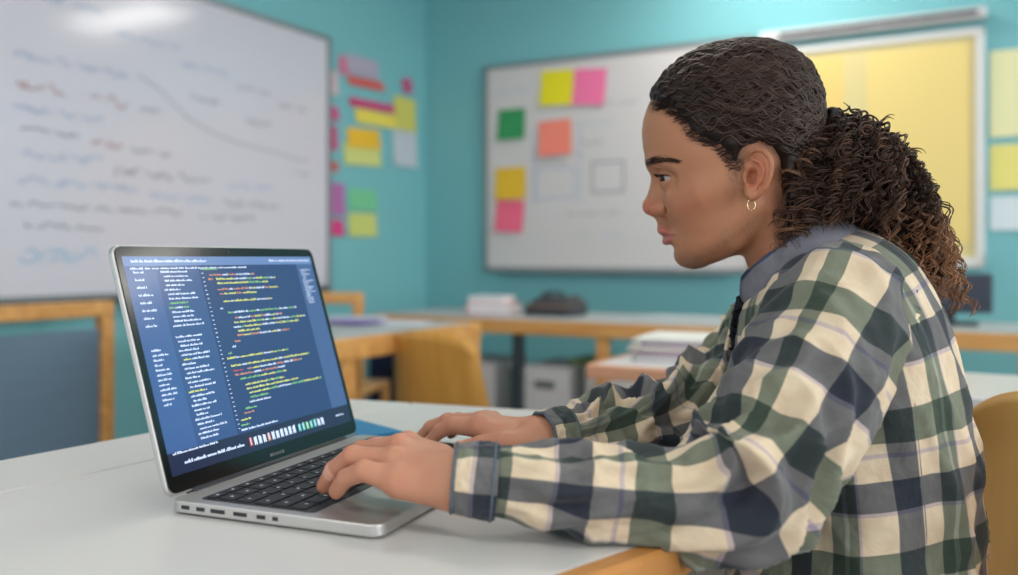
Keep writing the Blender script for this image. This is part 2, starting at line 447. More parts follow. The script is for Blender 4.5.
# long bench under the back whiteboard
D = thing('workbench', 'long oak edged workbench along the back wall under the whiteboard', 'workbench')
place(D, (0.52, -0.62, 0), 0, room=True)
desk_parts(D, 2.0, .55, .73, [(1.06, -.52), (1.44, -.52), (1.97, -.52), (.03, -.03), (1.97, -.03)], M_deskgrey, M_oak, M_oak, lr=.022, edge_h=.055)
for x in (.70,):
    MB().box((x, -.52, .35), (.04, .04, .70), r=.004).build('metal_post', M_metal, D)
MB().box((1.0, -.27, .325), (1.92, .48, .02)).build('lower_shelf', mat('dark_green_shelf', (96, 112, 92), .6), D)
# left desk
D = thing('desk', 'grey topped desk with oak edges standing near the left wall', 'desk')
place(D, (0.66, -1.60, 0), 0, room=True)
desk_parts(D, .66, .80, .75, [(.63, -.70), (.03, -.77), (.63, -.03), (.03, -.03)], M_deskgrey, M_oak, M_oak, lr=.03, edge_h=.06)
# right-centre small desk
D = thing('desk', 'small white topped desk with a pinkish wooden edge and papers on it', 'desk')
place(D, (2.10, -1.98, 0), 0, room=True)
desk_parts(D, .62, .48, .74, [(.16, -.42), (.38, -.44), (.04, -.04), (.58, -.04), (.58, -.44)], mat('off_white_laminate', (208, 208, 208), .45), mat('pinkish_wood_edge', (206, 150, 118), .5), M_greymetal, lr=.016, square=False, edge_h=.03)
MB().box((.33, -.10, .52), (.5, .015, .34)).build('modesty_panel', mat('tan_board', (156, 132, 92), .6), D)
# right desk by back wall
D = thing('desk', 'oak framed desk under the bulletin board carrying a dark monitor', 'desk')
place(D, (2.62, -0.60, 0), 0, room=True)
desk_parts(D, 1.2, .52, .74, [(.03, -.49), (.33, -.49), (1.17, -.49), (.03, -.03), (1.17, -.03)], M_deskgrey, M_oak, M_oak, lr=.022, edge_h=.055)
# white table right behind the person
D = thing('table', 'plain white topped table directly behind the seated person', 'table')
place(D, (2.74, -2.27, 0), 0, room=True)
desk_parts(D, .8, .33, .745, [(.76, -.29), (.04, -.04), (.76, -.04), (.3, -.29)], M_top, M_white, M_greymetal, lr=.014, square=False, edge_h=.022)

# monitor on right desk
mo = thing('monitor', 'dark monitor seen on the desk at the right behind the curly ponytail', 'monitor')
place(mo, (2.72, -.80, .741), math.radians(8), room=True)
MB().box((0, -.01, .108), (.27, .02, .135), r=.006).build('display', mat('dark_monitor_shell', (44, 58, 74), .4), mo)
MB().box((0, -.0215, .110), (.25, .003, .112)).build('screen', mat('dark_screen', (34, 46, 62), .25), mo)
MB().box((0, .01, .045), (.04, .02, .08)).build('stand', M_dark, mo)
MB().prism(rrect(.18, .11, .02), 0, .01).build('base', M_dark, mo)

# storage boxes on the bench's lower shelf
def storage_box(label):
    b = thing('storage_box', label, 'storage box', group='white storage boxes under the workbench')
    w, d, h = .205, .30, .20
    t = MB()
    t.box((0, 0, .004), (w - .02, d - .02, .008)); t.box((0, -d / 2 + .006, h / 2), (w - .012, .008, h), r=.002); t.box((0, d / 2 - .006, h / 2), (w - .012, .008, h), r=.002)
    t.box((-w / 2 + .006, 0, h / 2), (.008, d - .012, h), r=.002); t.box((w / 2 - .006, 0, h / 2), (.008, d - .012, h), r=.002)
    t.build('body', M_white, b)
    MB().box((0, 0, h + .006), (w, d, .014), r=.004).build('lid', mat('box_lid', (196, 196, 200), .5), b)
    MB().box((0, -d / 2 - .001, h * .72), (.085, .006, .03), r=.002).build('handle_slot', mat('slot_grey', (110, 116, 120), .6), b)
    return b
sb = storage_box('white storage box under the workbench, left of the dark post')
for k, (s_, lab) in enumerate([(1.0, None), (1.33, 'white storage box under the workbench, right of the dark post'), (1.60, 'white storage box under the workbench behind the small desk')]):
    o = sb if k == 0 else copy_tree(sb)
    place(o, (s_, -.98, .336), 0, lab, room=True)
# green folder on box, bin, navy box under left desk
MB().box((1.50, -.93, .5605), (.24, .2, .02), r=.003).build('folder', mat('olive_folder', (120, 140, 84), .6), M=ROOM, label='olive green folder lying across the white storage boxes', cat='folder')
wbk = thing('waste_bin', 'tall pale waste bin standing in the corner beyond the left desk', 'waste bin')
place(wbk, (.20, -1.02, 0), 0, room=True)
pr = [(0, .012), (.085, .012), (.115, .50), (.122, .505), (.122, .52), (.108, .52), (.08, .02), (0, .02)]
def lathe(mb, prof, n=28):
    P = np.array([[(r * math.cos(2 * math.pi * k / n), r * math.sin(2 * math.pi * k / n), z) for k in range(n)] for r, z in prof])
    return mb.grid(P, closed_v=True)
lathe(MB(), pr).build('bin_body', mat('pale_bin', (196, 200, 206), .5), wbk, smooth=True)
lathe(MB(), [(.124, .515), (.130, .52), (.130, .535), (.124, .54), (.112, .535), (.112, .515)]).build('rim', M_alu, wbk, smooth=True)
cr = thing('crate', 'dark navy crate on the floor in the corner beside the pale waste bin', 'crate')
place(cr, (.33, -.62, 0), 0, room=True)
c_ = MB(); c_.box((0, 0, .01), (.26, .3, .02)); c_.box((0, -.145, .27), (.26, .012, .54), r=.003); c_.box((0, .145, .27), (.26, .012, .54), r=.003); c_.box((-.125, 0, .27), (.012, .29, .54), r=.003); c_.box((.125, 0, .27), (.012, .29, .54), r=.003)
c_.build('crate_body', mat('navy_plastic', (38, 44, 78), .5), cr)
MB().box((0, -.153, .44), (.12, .006, .03), r=.002).build('handle_slot', M_dark, cr)

# items on the bench
bs = [((.95, -.86), (.20, .15, .045), (206, 96, 100), 'red book at the bottom of the pile on the workbench'), ((.94, -.86), (.16, .14, .03), (222, 222, 226), 'white book on top of the red one on the workbench')]
z = .7305
for (p, d_, c_, lab) in bs:
    b = thing('book', lab, 'book', tuple(rm(p[0], -p[1], z)), RA + .1)
    MB().box((0, 0, d_[2] / 2), (d_[0] - .008, d_[1] - .006, d_[2] - .006)).build('pages', M_paper, b)
    cv = MB(); cv.box((0, 0, .0015), (d_[0], d_[1], .003)); cv.box((0, 0, d_[2] - .0015), (d_[0], d_[1], .003)); cv.box((-d_[0] / 2, 0, d_[2] / 2), (.003, d_[1], d_[2]))
    cv.build('cover', mat('cover_%d' % c_[0], c_, .6), b); z += d_[2] + .0003
# dark bag
bg = thing('bag', 'dark flat bag lying on the workbench right of the books', 'bag', tuple(rm(1.235, .84, .731)), RA)
n1, n2 = 14, 28; P = np.zeros((n1, n2, 3))
for i in range(n1):
    v = i / (n1 - 1); zz_ = .10 * v
    k = (1 - max(0, v - .25) ** 2.2 * .75); 
    for j in range(n2):
        a = 2 * math.pi * j / n2
        sx = abs(math.cos(a)) ** .5 * math.copysign(1, math.cos(a)); sy = abs(math.sin(a)) ** .5 * math.copysign(1, math.sin(a))
        P[i, j] = (.125 * k * sx + .01 * v, .09 * k * sy, .8 * zz_ + .005 * math.sin(3 * a))
P[:, :, 2] = np.clip(P[:, :, 2], 0, 1)
m_ = MB().grid(P, closed_v=True); m_.add(P[-1], [tuple(range(n2))]); m_.add(P[0], [tuple(range(n2 - 1, -1, -1))])
m_.build('bag_body', mat('charcoal_fabric', (62, 62, 66), .8), bg, smooth=True)
MB().box((0, -.089, .040), (.22, .008, .010), r=.002).build('zip_band', mat('brown_band', (124, 104, 90), .7), bg)
MB().tube([(-.05, -.02, .070), (-.045, -.02, .092), (0, -.02, .098), (.045, -.02, .092), (.05, -.02, .070)], .006, 8).build('handle', M_dark, bg, smooth=True)
# flat sheet / tray on bench
MB().box((1.85, -.80, .7335), (.5, .26, .005)).build('paper_sheet', mat('pale_grey_sheet', (186, 196, 200), .6), M=ROOM, label='large pale grey sheet lying on the workbench right of the bag', cat='paper sheet')
# papers on the small desk
z = .7405
for k, (c_, lab, dx, r_, th) in enumerate([((214, 214, 216), 'white folder at the bottom of the pile on the small desk', .0, .05, .012), ((206, 150, 190), 'pink folder in the pile on the small desk', .02, -.06, .010),
                                       ((224, 218, 206), 'cream folder above the pink one on the small desk', -.01, .1, .010), ((190, 160, 206), 'lilac folder near the top of the pile on the small desk', .03, -.02, .008), ((226, 226, 220), 'white folder topping the pile on the small desk', .0, .08, .008)]):
    f_ = thing('folder', lab, 'folder', tuple(rm(2.31 + dx, 2.22, z)), RA + r_)
    m_ = mat('folder_%d' % k, c_, .7)
    t = MB(); t.box((0, 0, .001), (.32, .23, .002)); t.box((0, 0, th - .001), (.32, .23, .002)); t.box((-.16, 0, th / 2), (.002, .23, th))
    t.build('cover', m_, f_)
    MB().box((.002, 0, th / 2), (.305, .215, th - .004)).build('pages', M_paper, f_)
    z += th + .0004
MB().box((0, 0, .012), (.09, .07, .024), r=.008).build('eraser', mat('blue_block', (96, 128, 176), .6), M=Matrix.Translation(rm(2.16, 2.06, .7405)), label='small blue block at the back left of the small desk', cat='eraser')
# papers on left desk
for k, (a, b, c_, lab, r_) in enumerate([(1.10, 1.78, (214, 214, 222), 'white paper lying on the left desk', .2), (.98, 1.88, (120, 100, 170), 'purple paper lying on the left desk', -.1), (.90, 1.75, (196, 206, 220), 'pale blue paper lying on the left desk', .4)]):
    MB().box((0, 0, .002), (.2, .14, .004)).build('paper_sheet', mat('deskpaper_%d' % k, c_, .7), M=Matrix.Translation(rm(a, b, .7505 + .0045 * k)) @ Matrix.Rotation(RA + r_, 4, 'Z'), label=lab, cat='paper sheet')

# moulded yellow ply chair
def shell_chair(name, label, mt, legm, sw=.40, bh=.42, taper=.72):
    c = thing(name, label, 'chair')
    nu, nv = 22, 13; P = np.zeros((nu, nv, 3))
    for i in range(nu):
        u = i / (nu - 1)
        if u < .5:   # seat front to rear
            q = u / .5; y = -.20 + .38 * q; z = .45 - .012 * math.sin(q * math.pi) + (-.02 if q < .08 else 0); w = sw
        else:
            q = (u - .5) / .5; y = .18 + .03 * math.sin(min(1, q * 3) * math.pi / 2) + .05 * q; z = .455 + bh * q
            w = sw * (1 - (1 - taper) * q)
        for j in range(nv):
            v = j / (nv - 1) * 2 - 1
            cv = .03 * v * v
            dz = cv * .5 if u < .5 else 0; dy = 0 if u < .5 else -cv
            if u > .93: z2 = z - .03 * abs(v) ** 3
            else: z2 = z
            P[i, j] = (v * w / 2, y + dy, z2 + dz)
    MB().grid(P).build('seat_shell', mt, c, smooth=True, solid=.012)
    for sx in (-1, 1):
        MB().tube([(sx * .14, -.12, .435), (sx * .19, -.20, 0)], .012, 8).build('leg', legm, c, smooth=True)
        MB().tube([(sx * .14, .12, .435), (sx * .19, .22, 0)], .012, 8).build('leg', legm, c, smooth=True)
    MB().box((0, 0, .436), (.26, .3, .01)).build('seat_frame', legm, c)
    return c
sc_ = shell_chair('classroom_chair', 'yellowish moulded plywood chair pushed in at the left desk', wood('yellow_ply', (196, 140, 58), (214, 160, 78), 2, axis=2), M_greymetal, sw=.40, bh=.31, taper=.78)
sc_.matrix_basis = Matrix.Translation((-.07, 2.73, 0)) @ Matrix.Rotation(math.radians(140), 4, 'Z')
# open framed chair behind left desk
oc = thing('wooden_chair', 'open backed oak chair standing behind the left desk', 'chair')
oc.matrix_basis = Matrix.Translation((-.745, 3.66, 0)) @ Matrix.Rotation(RA * .3, 4, 'Z')
for x in (-.19, .19):
    MB().box((x, -.16, .415), (.038, .035, .83), r=.006).build('leg', M_oak, oc)
    MB().box((x, .2, .215), (.035, .035, .43), r=.006).build('leg', M_oak, oc)
MB().box((0, -.16, .815), (.42, .03, .045), r=.008).build('back_rail', M_oak, oc)
MB().box((0, -.16, .60), (.36, .02, .04), r=.006).build('back_rail', M_oak, oc)
MB().box((0, .02, .44), (.41, .41, .022), r=.006).build('seat', M_oak, oc)
# framed divider under the big whiteboard
dv = thing('partition', 'oak framed partition with a slate blue panel below the large whiteboard', 'partition')
place(dv, (.30, -2.28, 0), 0, room=True)
L = 1.35
MB().box((0, -L / 2, .805), (.045, L, .05), r=.006).build('top_rail', M_oak, dv)
MB().box((0, -.022, .39), (.045, .045, .78), r=.006).build('post', M_oak, dv)
MB().box((0, -L + .022, .39), (.045, .045, .78), r=.006).build('post', M_oak, dv)
MB().box((0, -L / 2, .12), (.035, L - .09, .04), r=.006).build('bottom_rail', M_oak, dv)
M_slate = mat('slate_blue_panel', (98, 122, 142), .7, noise=.12, nscale=14)
nt = M_slate.node_tree
mp = nt.nodes.new('ShaderNodeMapping'); mp.inputs['Scale'].default_value = (1, .35, 3.5)
tc = [n for n in nt.nodes if n.type == 'TEX_COORD'][0]; nz = [n for n in nt.nodes if n.type == 'TEX_NOISE'][0]
nt.links.new(tc.outputs['Object'], mp.inputs[0]); nt.links.new(mp.outputs[0], nz.inputs['Vector'])
MB().box((0, -L / 2, .44), (.014, L - .092, .60), r=.003).build('panel', M_slate, dv)
for y_ in (-.3, -1.0): MB().box((0, y_, .012), (.26, .04, .024), r=.006).build('foot', M_oak, dv)

# ------------------------------------------------------------------ near tables
TZ = .75
def rounded_top(name, parent, pts, m_, z0, z1, bev=.003):
    MB().prism(pts, z0, z1).build(name, m_, parent, bevel=bev)
nt_ = thing('desk', 'pale grey desk with a wooden front edge that carries the laptop', 'desk', (-.1, .9, 0), world_parts=True)
edge = [(-.16, .43), (.035, .628), (.104, .692), (.142, .745), (.165, .83), (.18, .95), (.195, 1.10), (.205, 1.245)]
top_poly = [(-.62, .612), (-.60, .44)] + edge + [(-.235, 1.402)]
# seam line from (-.4765,.8426) direction (.53,.85)
def on_seam(t): return (-.4765 + .53 * t, .8426 + .85 * t)
sA, sB = on_seam(-.42), on_seam(.62)
top_poly = [sA, (-.40, .30)] + edge + [(on_seam(.62)[0] + .002, on_seam(.62)[1])]
rounded_top('tabletop', nt_, top_poly, M_top, TZ - .028, TZ)
def offs(pts, d):
    out = []
    for i, p in enumerate(pts):
        a = Vector(pts[max(0, i - 1)]); b = Vector(pts[min(len(pts) - 1, i + 1)])
        t = (b - a).normalized(); out.append((p[0] + t.y * d, p[1] - t.x * d))
    return out
ee = [(-.40, .30)] + edge
eo = offs(ee, .02)
P = np.array([[(p[0], p[1], TZ - .0285), (q[0], q[1], TZ - .0285), (q[0] , q[1], TZ - .004), (q[0] - (q[0] - p[0]) * .25, q[1] - (q[1] - p[1]) * .25, TZ - .0005), (p[0], p[1], TZ)] for p, q in zip(ee, eo)])
em = MB().grid(P, closed_v=True)
em.add(P[0], [(0, 1, 2, 3, 4)]); em.add(P[-1], [(4, 3, 2, 1, 0)])
em.build('edge_trim', wood('darker_oak_trim', (168, 112, 56), (196, 138, 76), 3), nt_)
for (x, y) in ((-.05, 1.26), (.10, .95), (-.40, .95), (-.35, .5)):
    MB().tube([(x, y, 0), (x, y, TZ - .028)], .02, 14).build('leg', M_greymetal, nt_, smooth=True)
n2_ = thing('desk', 'narrow pale grey desk butted against the far side of the laptop desk', 'desk', (-.5, 1.1, 0), world_parts=True)
nx, ny = -.85 * .149, .53 * .149
g = .0022
sA, sB = on_seam(-.8), on_seam(.62)
q = [(sA[0] - .85 * g, sA[1] + .53 * g), (sB[0] - .85 * g, sB[1] + .53 * g), (-.275, 1.415), (sA[0] + nx, sA[1] + ny)]
rounded_top('tabletop', n2_, q[::-1], M_top, TZ - .028, TZ)
for t in (-.6, 0.0, .45):
    p = on_seam(t); MB().tube([(p[0] - .05, p[1] + .03, 0), (p[0] - .05, p[1] + .03, TZ - .028)], .018, 12).build('leg', M_greymetal, n2_, smooth=True)
# blue folder beyond the laptop
MB().prism([(-.27, 1.13), (-.179, 1.078), (-.131, 1.114), (-.205, 1.20)], TZ + .0005, TZ + .006).build('folder', mat('bright_blue_folder', (24, 122, 172), .5), label='bright blue folder on the desk behind the laptop', cat='folder', bevel=.001)

# ------------------------------------------------------------------ laptop
# local frame: x along the hinge (left -> right for the user), y from hinge towards the user, z up
LW, LD = .310, .207
lap = thing('laptop', 'open silver laptop showing code in a blue editor on the desk', 'laptop')
wdv = Vector((.370, .929, 0)).normalized(); ddv = Vector((.929, -.370, 0)).normalized()
ML = Matrix.Identity(4)
for i in range(3): ML[i][0] = wdv[i]; ML[i][1] = ddv[i]; ML[i][2] = (0, 0, 1)[i]
# right-handed check: x cross y = -z here, so mirror is avoided by building with y flipped
MLc = Matrix.Identity(4)
for i in range(3): MLc[i][0] = wdv[i]; MLc[i][1] = -ddv[i]; MLc[i][2] = (0, 0, 1)[i]
lap.matrix_basis = Matrix.Translation((-.293, .775, TZ)) @ MLc
# in this local frame: x 0..LW along hinge, y 0..-LD towards the user
M_silver = mat('silver_aluminium', (196, 196, 194), .38, .75)
M_black = mat('black_glass', (10, 10, 13), .15)
M_key = mat('black_keycap', (26, 28, 32), .55)
M_well = mat('keyboard_well', (44, 46, 50), .6)
bz = .0015
MB().prism(rrect(LW, LD, .011, 6, LW / 2, -LD / 2), .0018, .0120).build('base', M_silver, lap, bevel=.0014)
for fx in (.03, LW - .03):
    for fy in (-.03, -LD + .03):
        MB().tube([(fx, fy, 0), (fx, fy, .0019)], .007, 12).build('rubber_foot', M_dark, lap)
kb = MB().prism(rrect(.288, .116, .004, 3, LW / 2, -.082), .0121, .0125).build('keyboard', M_well, lap)
rows = [(14, .011, None)] + [(14, .0165, (None, 1.5)), (14, .0165, (1.5, None)), (13, .0165, (1.8, 1.8)), (12, .0165, (2.3, 2.3)), (10, .0165, 'space')]
ky = -.0275
kx0, kx1 = LW / 2 - .142, LW / 2 + .142
for (n, h, sp) in rows:
    ws = [1.0] * n
    if isinstance(sp, tuple):
        if sp[0]: ws[0] = sp[0]
        if sp[1]: ws[-1] = sp[1]
    if sp == 'space': ws = [1, 1, 1, 1.25, 5, 1.25, 1, 1, 1, 1]
    tot = sum(ws); x = kx0
    for w_ in ws:
        kw = (kx1 - kx0) * w_ / tot
        MB().prism(rrect(kw - .0022, h - .0012, .0018, 2, x + kw / 2, ky - h / 2), .0126, .0139).build('key', M_key, kb)
        x += kw
    ky -= h + .0018
M_glyph = mat('key_legend', (190, 190, 195), .6)
leg = MB(); ky = -.0275; rr = random.Random(3)
for (n, h, sp) in rows:
    kw = (kx1 - kx0) / n
    for i in range(n):
        if sp == 'space' and 3 < i < 8: continue
        cx_ = kx0 + kw * (i + .5); cy_ = ky - h / 2
        leg.add([(cx_ - .0016, cy_ - .0016, .01395), (cx_ + .0010, cy_ - .0016, .01395), (cx_ + .0010, cy_ + .0014, .01395), (cx_ - .0016, cy_ + .0014, .01395)], [(0, 1, 2, 3)])
    ky -= h + .0018
leg.build('key_legends', M_glyph, kb)
MB().prism(rrect(.118, .054, .004, 4, LW / 2, -.172), .01205, .0122).build('trackpad', mat('trackpad_grey', (172, 172, 172), .3, .5), lap)
MB().tube([(.03, .002, .0105), (LW - .03, .002, .0105)], .0055, 14).build('hinge', M_dark, lap, smooth=True)
for k, (y_, w_) in enumerate([(-.018, .009), (-.034, .009), (-.052, .015), (-.075, .014), (-.096, .009), (-.110, .006)]):
    MB().box((.0002, y_, .0070), (.0012, w_, .0036), r=.0006).build('port', M_dark, lap)
# lid
LH = .2290; tilt = math.atan2(.0658, .219)
LM = Matrix.Translation((0, .001, .0125)) @ Matrix.Rotation(-tilt, 4, 'X')
def lidquad(u0, u1, v0, v1, y):  # u: 0..1 of LW, v: metres from the bottom
    return [LM @ Vector((u0, y, v0)), LM @ Vector((u1, y, v0)), LM @ Vector((u1, y, v1)), LM @ Vector((u0, y, v1))]
def lidprism(pts, y0, y1):
    n = len(pts)
    vs = [LM @ Vector((p[0], y0, p[1])) for p in pts] + [LM @ Vector((p[0], y1, p[1])) for p in pts]
    return MB().add(vs, [tuple(range(n)), tuple(range(2 * n - 1, n - 1, -1))] + [(i, n + i, n + (i + 1) % n, (i + 1) % n) for i in range(n)])
lid = lidprism(rrect(LW, LH, .010, 6, LW / 2, LH / 2), -.001, .0045).build('lid', M_silver, lap, bevel=.0012)
lidprism(rrect(LW - .004, LH - .004, .009, 6, LW / 2, LH / 2), -.0022, -.0008).build('bezel', M_black, lid)
sx0, sx1, sz0, sz1 = .0085, LW - .0085, .0165, LH - .0115
def emis(name, c, st=1.0, grad=None):
    m = bpy.data.materials.new(name); m.use_nodes = True
    b = m.node_tree.nodes['Principled BSDF']
    b.inputs['Base Color'].default_value = (.01, .01, .012, 1); b.inputs['Roughness'].default_value = .18
    b.inputs['Emission Color'].default_value = rgb(*c); b.inputs['Emission Strength'].default_value = st
    return m
M_ed = emis('screen_editor_blue', (40, 66, 116)); M_side = emis('screen_sidebar_blue', (62, 98, 156)); M_side2 = emis('screen_list_blue', (54, 86, 140))
M_menu = emis('screen_menu_blue', (106, 138, 190)); M_dock = emis('screen_dock_navy', (26, 36, 70)); M_map = emis('screen_minimap_blue', (70, 98, 148))
M_txt = emis('text_white', (196, 212, 238), 1.35); M_yel2 = emis('text_yellow', (200, 208, 110), 1.35); M_grn = emis('text_green', (116, 178, 110), 1.35)
M_org = emis('text_orange', (214, 150, 120), 1.0); M_cyn = emis('text_cyan', (90, 200, 190)); M_redt = emis('text_red', (200, 80, 80))
scr = MB()
SW, SH = sx1 - sx0, sz1 - sz0
def sq(u0, u1, v0, v1, m_, y=-.0026):  # u,v 0..1 from the top left
    scr.m(m_); scr.add(lidquad(sx0 + SW * u0, sx0 + SW * u1, sz1 - SH * v1, sz1 - SH * v0, y), [(0, 1, 2, 3)])
y0_ = -.00225
sq(0, .13, .045, .90, M_side, y0_); sq(.13, .325, .045, .90, M_side2, y0_); sq(.325, .89, .045, .90, M_ed, y0_); sq(.89, 1, .045, .90, M_map, y0_)
sq(0, 1, 0, .045, M_menu, y0_); sq(0, 1, .90, 1, M_dock, y0_)
screen = scr.build('screen', None, lid)
txt = MB()
rt = random.Random(5)
def word_line(u, v, ln, mats, h=.0115, cw=.0050):
    """row of small letter-like marks"""
    e = u + ln; cur = mats[0]; left_in_word = rt.randint(3, 8)
    while u < e:
        if left_in_word <= 0:
            u += cw * .7; left_in_word = rt.randint(3, 9); cur = rt.choice(mats); continue
        hh = h * rt.choice((.55, .55, .6, .95, .8)); w = cw * rt.uniform(.72, .95)
        txt.m(cur); base = v + h / 2
        txt.add(lidquad(sx0 + SW * u, sx0 + SW * (u + w), sz1 - SH * base, sz1 - SH * (base - hh), -.00275), [(0, 1, 2, 3)])
        u += cw; left_in_word -= 1
YG = [M_yel2, M_yel2, M_grn, M_txt]; OY = [M_org, M_yel2, M_txt]; W_ = [M_txt]
code = [(.065, .345, .07, [M_grn]), (.095, .37, .24, [M_org, M_txt]), (.118, .36, .02, [M_org]), (.118, .40, .33, YG), (.14, .40, .28, [M_yel2, M_grn]), (.172, .395, .34, OY), (.195, .40, .2, [M_org, M_yel2]),
        (.235, .41, .27, YG), (.27, .385, .015, [M_txt]), (.295, .42, .40, [M_grn, M_txt]), (.325, .45, .27, OY), (.348, .44, .42, YG), (.372, .43, .38, [M_txt, M_grn, M_yel2]), (.394, .45, .12, [M_yel2]), (.416, .44, .30, OY),
        (.445, .42, .03, [M_org]), (.47, .40, .02, [M_txt]), (.50, .37, .02, [M_grn]), (.525, .36, .34, YG), (.565, .37, .46, YG), (.59, .375, .05, [M_redt]), (.59, .45, .32, OY), (.612, .38, .28, [M_org, M_txt]), (.636, .40, .26, [M_grn, M_yel2]),
        (.668, .42, .22, YG), (.69, .42, .30, [M_yel2]), (.712, .43, .44, YG), (.735, .43, .1, [M_grn]), (.757, .42, .12, [M_txt, M_cyn]), (.785, .39, .06, [M_grn]), (.805, .38, .05, [M_org]), (.835, .355, .05, [M_yel2]), (.86, .35, .04, [M_grn]), (.883, .345, .2, W_)]
for v, u, l, ms in code: word_line(u, v, l, ms)
for k in range(38): word_line(.333, .065 + k * .0218, .008, W_, h=.006)
v = .075
for k in range(13): word_line(.145 + (.01 if k % 4 else 0), v, rt.uniform(.07, .15), W_ if rt.random() > .25 else [M_grn, M_txt]); v += .0218
v = .39
for k in range(23): word_line(.145 + .006 * (k % 3), v, rt.uniform(.05, .13), W_ if rt.random() > .15 else [M_yel2, M_txt]); v += .0218
for k in range(8): word_line(.03, .075 + k * .036, rt.uniform(.03, .06), W_, h=.013)
for k in range(12): word_line(.03, .44 + k * .0225, rt.uniform(.03, .07), W_)
for k in range(16): word_line(.905 + .01 * rt.random(), .08 + k * .013, rt.uniform(.02, .07), W_, h=.007, cw=.004)
word_line(.03, .022, .34, W_, h=.016); word_line(.72, .022, .26, W_, h=.012); word_line(.02, .058, .55, W_, h=.010, cw=.008)
word_line(.02, .905, .2, W_, h=.012)
word_line(.06, .952, .28, W_, h=.017, cw=.0062); word_line(.90, .945, .05, W_, h=.012)
u = .37
for k in range(18):
    if k == 11: u += .01
    m_ = [M_redt, M_txt, M_txt, M_txt, M_org, M_txt, M_txt, M_txt, M_txt, M_txt, M_txt, M_cyn, M_cyn, M_grn, M_cyn, M_cyn, M_txt, M_txt][k]
    for q_ in range(3):
        txt.m(m_ if q_ != 1 else M_txt); a = u + .005 * q_; 
        txt.add(lidquad(sx0 + SW * a, sx0 + SW * (a + .006), sz1 - SH * (.972 - .006 * (q_ % 2)), sz1 - SH * (.928 + .008 * rt.random()), -.00275), [(0, 1, 2, 3)])
    u += .0245
txt.build('code_text', None, screen)
lg = MB()
for k, w_ in enumerate([.003, .002, .002, .002, .002, .002, .003]):
    lg.add(lidquad(LW / 2 - .012 + k * .0034, LW / 2 - .012 + k * .0034 + w_, .0065, .0095, -.0024), [(0, 1, 2, 3)])
lg.build('bezel_lettering', mat('grey_lettering', (120, 120, 125), .5), lid)
cm = [LM @ Vector((LW / 2 + .0018 * math.cos(a * math.pi / 6), -.0024, LH - .0065 + .0018 * math.sin(a * math.pi / 6))) for a in range(12)]
MB().add(cm, [tuple(range(12))]).build('webcam', mat('lens_dark', (60, 64, 84), .1), lid)
# ------------------------------------------------------------------ person: implicit surfaces sampled on a grid
def Pd(px, py, d):
    return np.array([(px - 509) / 900 * d, d, CAMZ - (py - 258) / 900 * d])
F_ = np.array([-.970, .243, 0.]); L_ = np.array([-.243, -.970, 0.]); Z_ = np.array([0, 0, 1.])
O_ = Pd(735, 160, .95)
def Q(px, py, b=0.0):
    """sight line through (px,py) met with the plane at distance b from the sagittal plane -> head frame (a,b,c)"""
    r = np.array([(px - 509) / 900, 1.0, -(py - 258) / 900])
    o = np.array([0, 0, CAMZ])
    t = (b - (o - O_) @ L_) / (r @ L_)
    p = o + r * t - O_
    return np.array([p @ F_, b, p @ Z_])
def H2W(p): p = np.asarray(p); return O_ + p[..., :1] * F_ + p[..., 1:2] * L_ + p[..., 2:3] * Z_
def proj(w):
    w = np.asarray(w); return np.stack([509 + 900 * w[..., 0] / w[..., 1], 258 - 900 * (w[..., 2] - CAMZ) / w[..., 1]], -1)

def smin(a, b, k):
    h = np.clip(.5 + .5 * (b - a) / k, 0, 1)
    return b + (a - b) * h - k * h * (1 - h)
def smax(a, b, k): return -smin(-a, -b, k)
def sph(P, c, r): return np.sqrt(((P - np.asarray(c, np.float32)) ** 2).sum(-1)) - r
def ell(P, c, r):
    r = np.asarray(r, np.float32); q = (P - np.asarray(c, np.float32)) / r
    k0 = np.sqrt((q ** 2).sum(-1)); k1 = np.sqrt(((q / r) ** 2).sum(-1)) + 1e-6
    return k0 * (k0 - 1) / k1
def chain(P, pts, rs, k=0):
    out = None
    if not hasattr(rs, '__len__'): rs = [rs] * len(pts)
    for i in range(len(pts) - 1):
        A = np.asarray(pts[i], np.float32); Bq = np.asarray(pts[i + 1], np.float32)
        d = Bq - A; t = np.clip(((P - A) @ d) / max(float(d @ d), 1e-9), 0, 1)
        f = np.sqrt(((P - A - t[..., None] * d) ** 2).sum(-1)) - (rs[i] + (rs[i + 1] - rs[i]) * t)
        out = f if out is None else (np.minimum(out, f) if not k else smin(out, f, k))
    return out
def grid_pts(lo, hi, h):
    ax = [np.arange(lo[i], hi[i] + h, h, dtype=np.float32) for i in range(3)]
    return np.stack(np.meshgrid(*ax, indexing='ij'), -1)
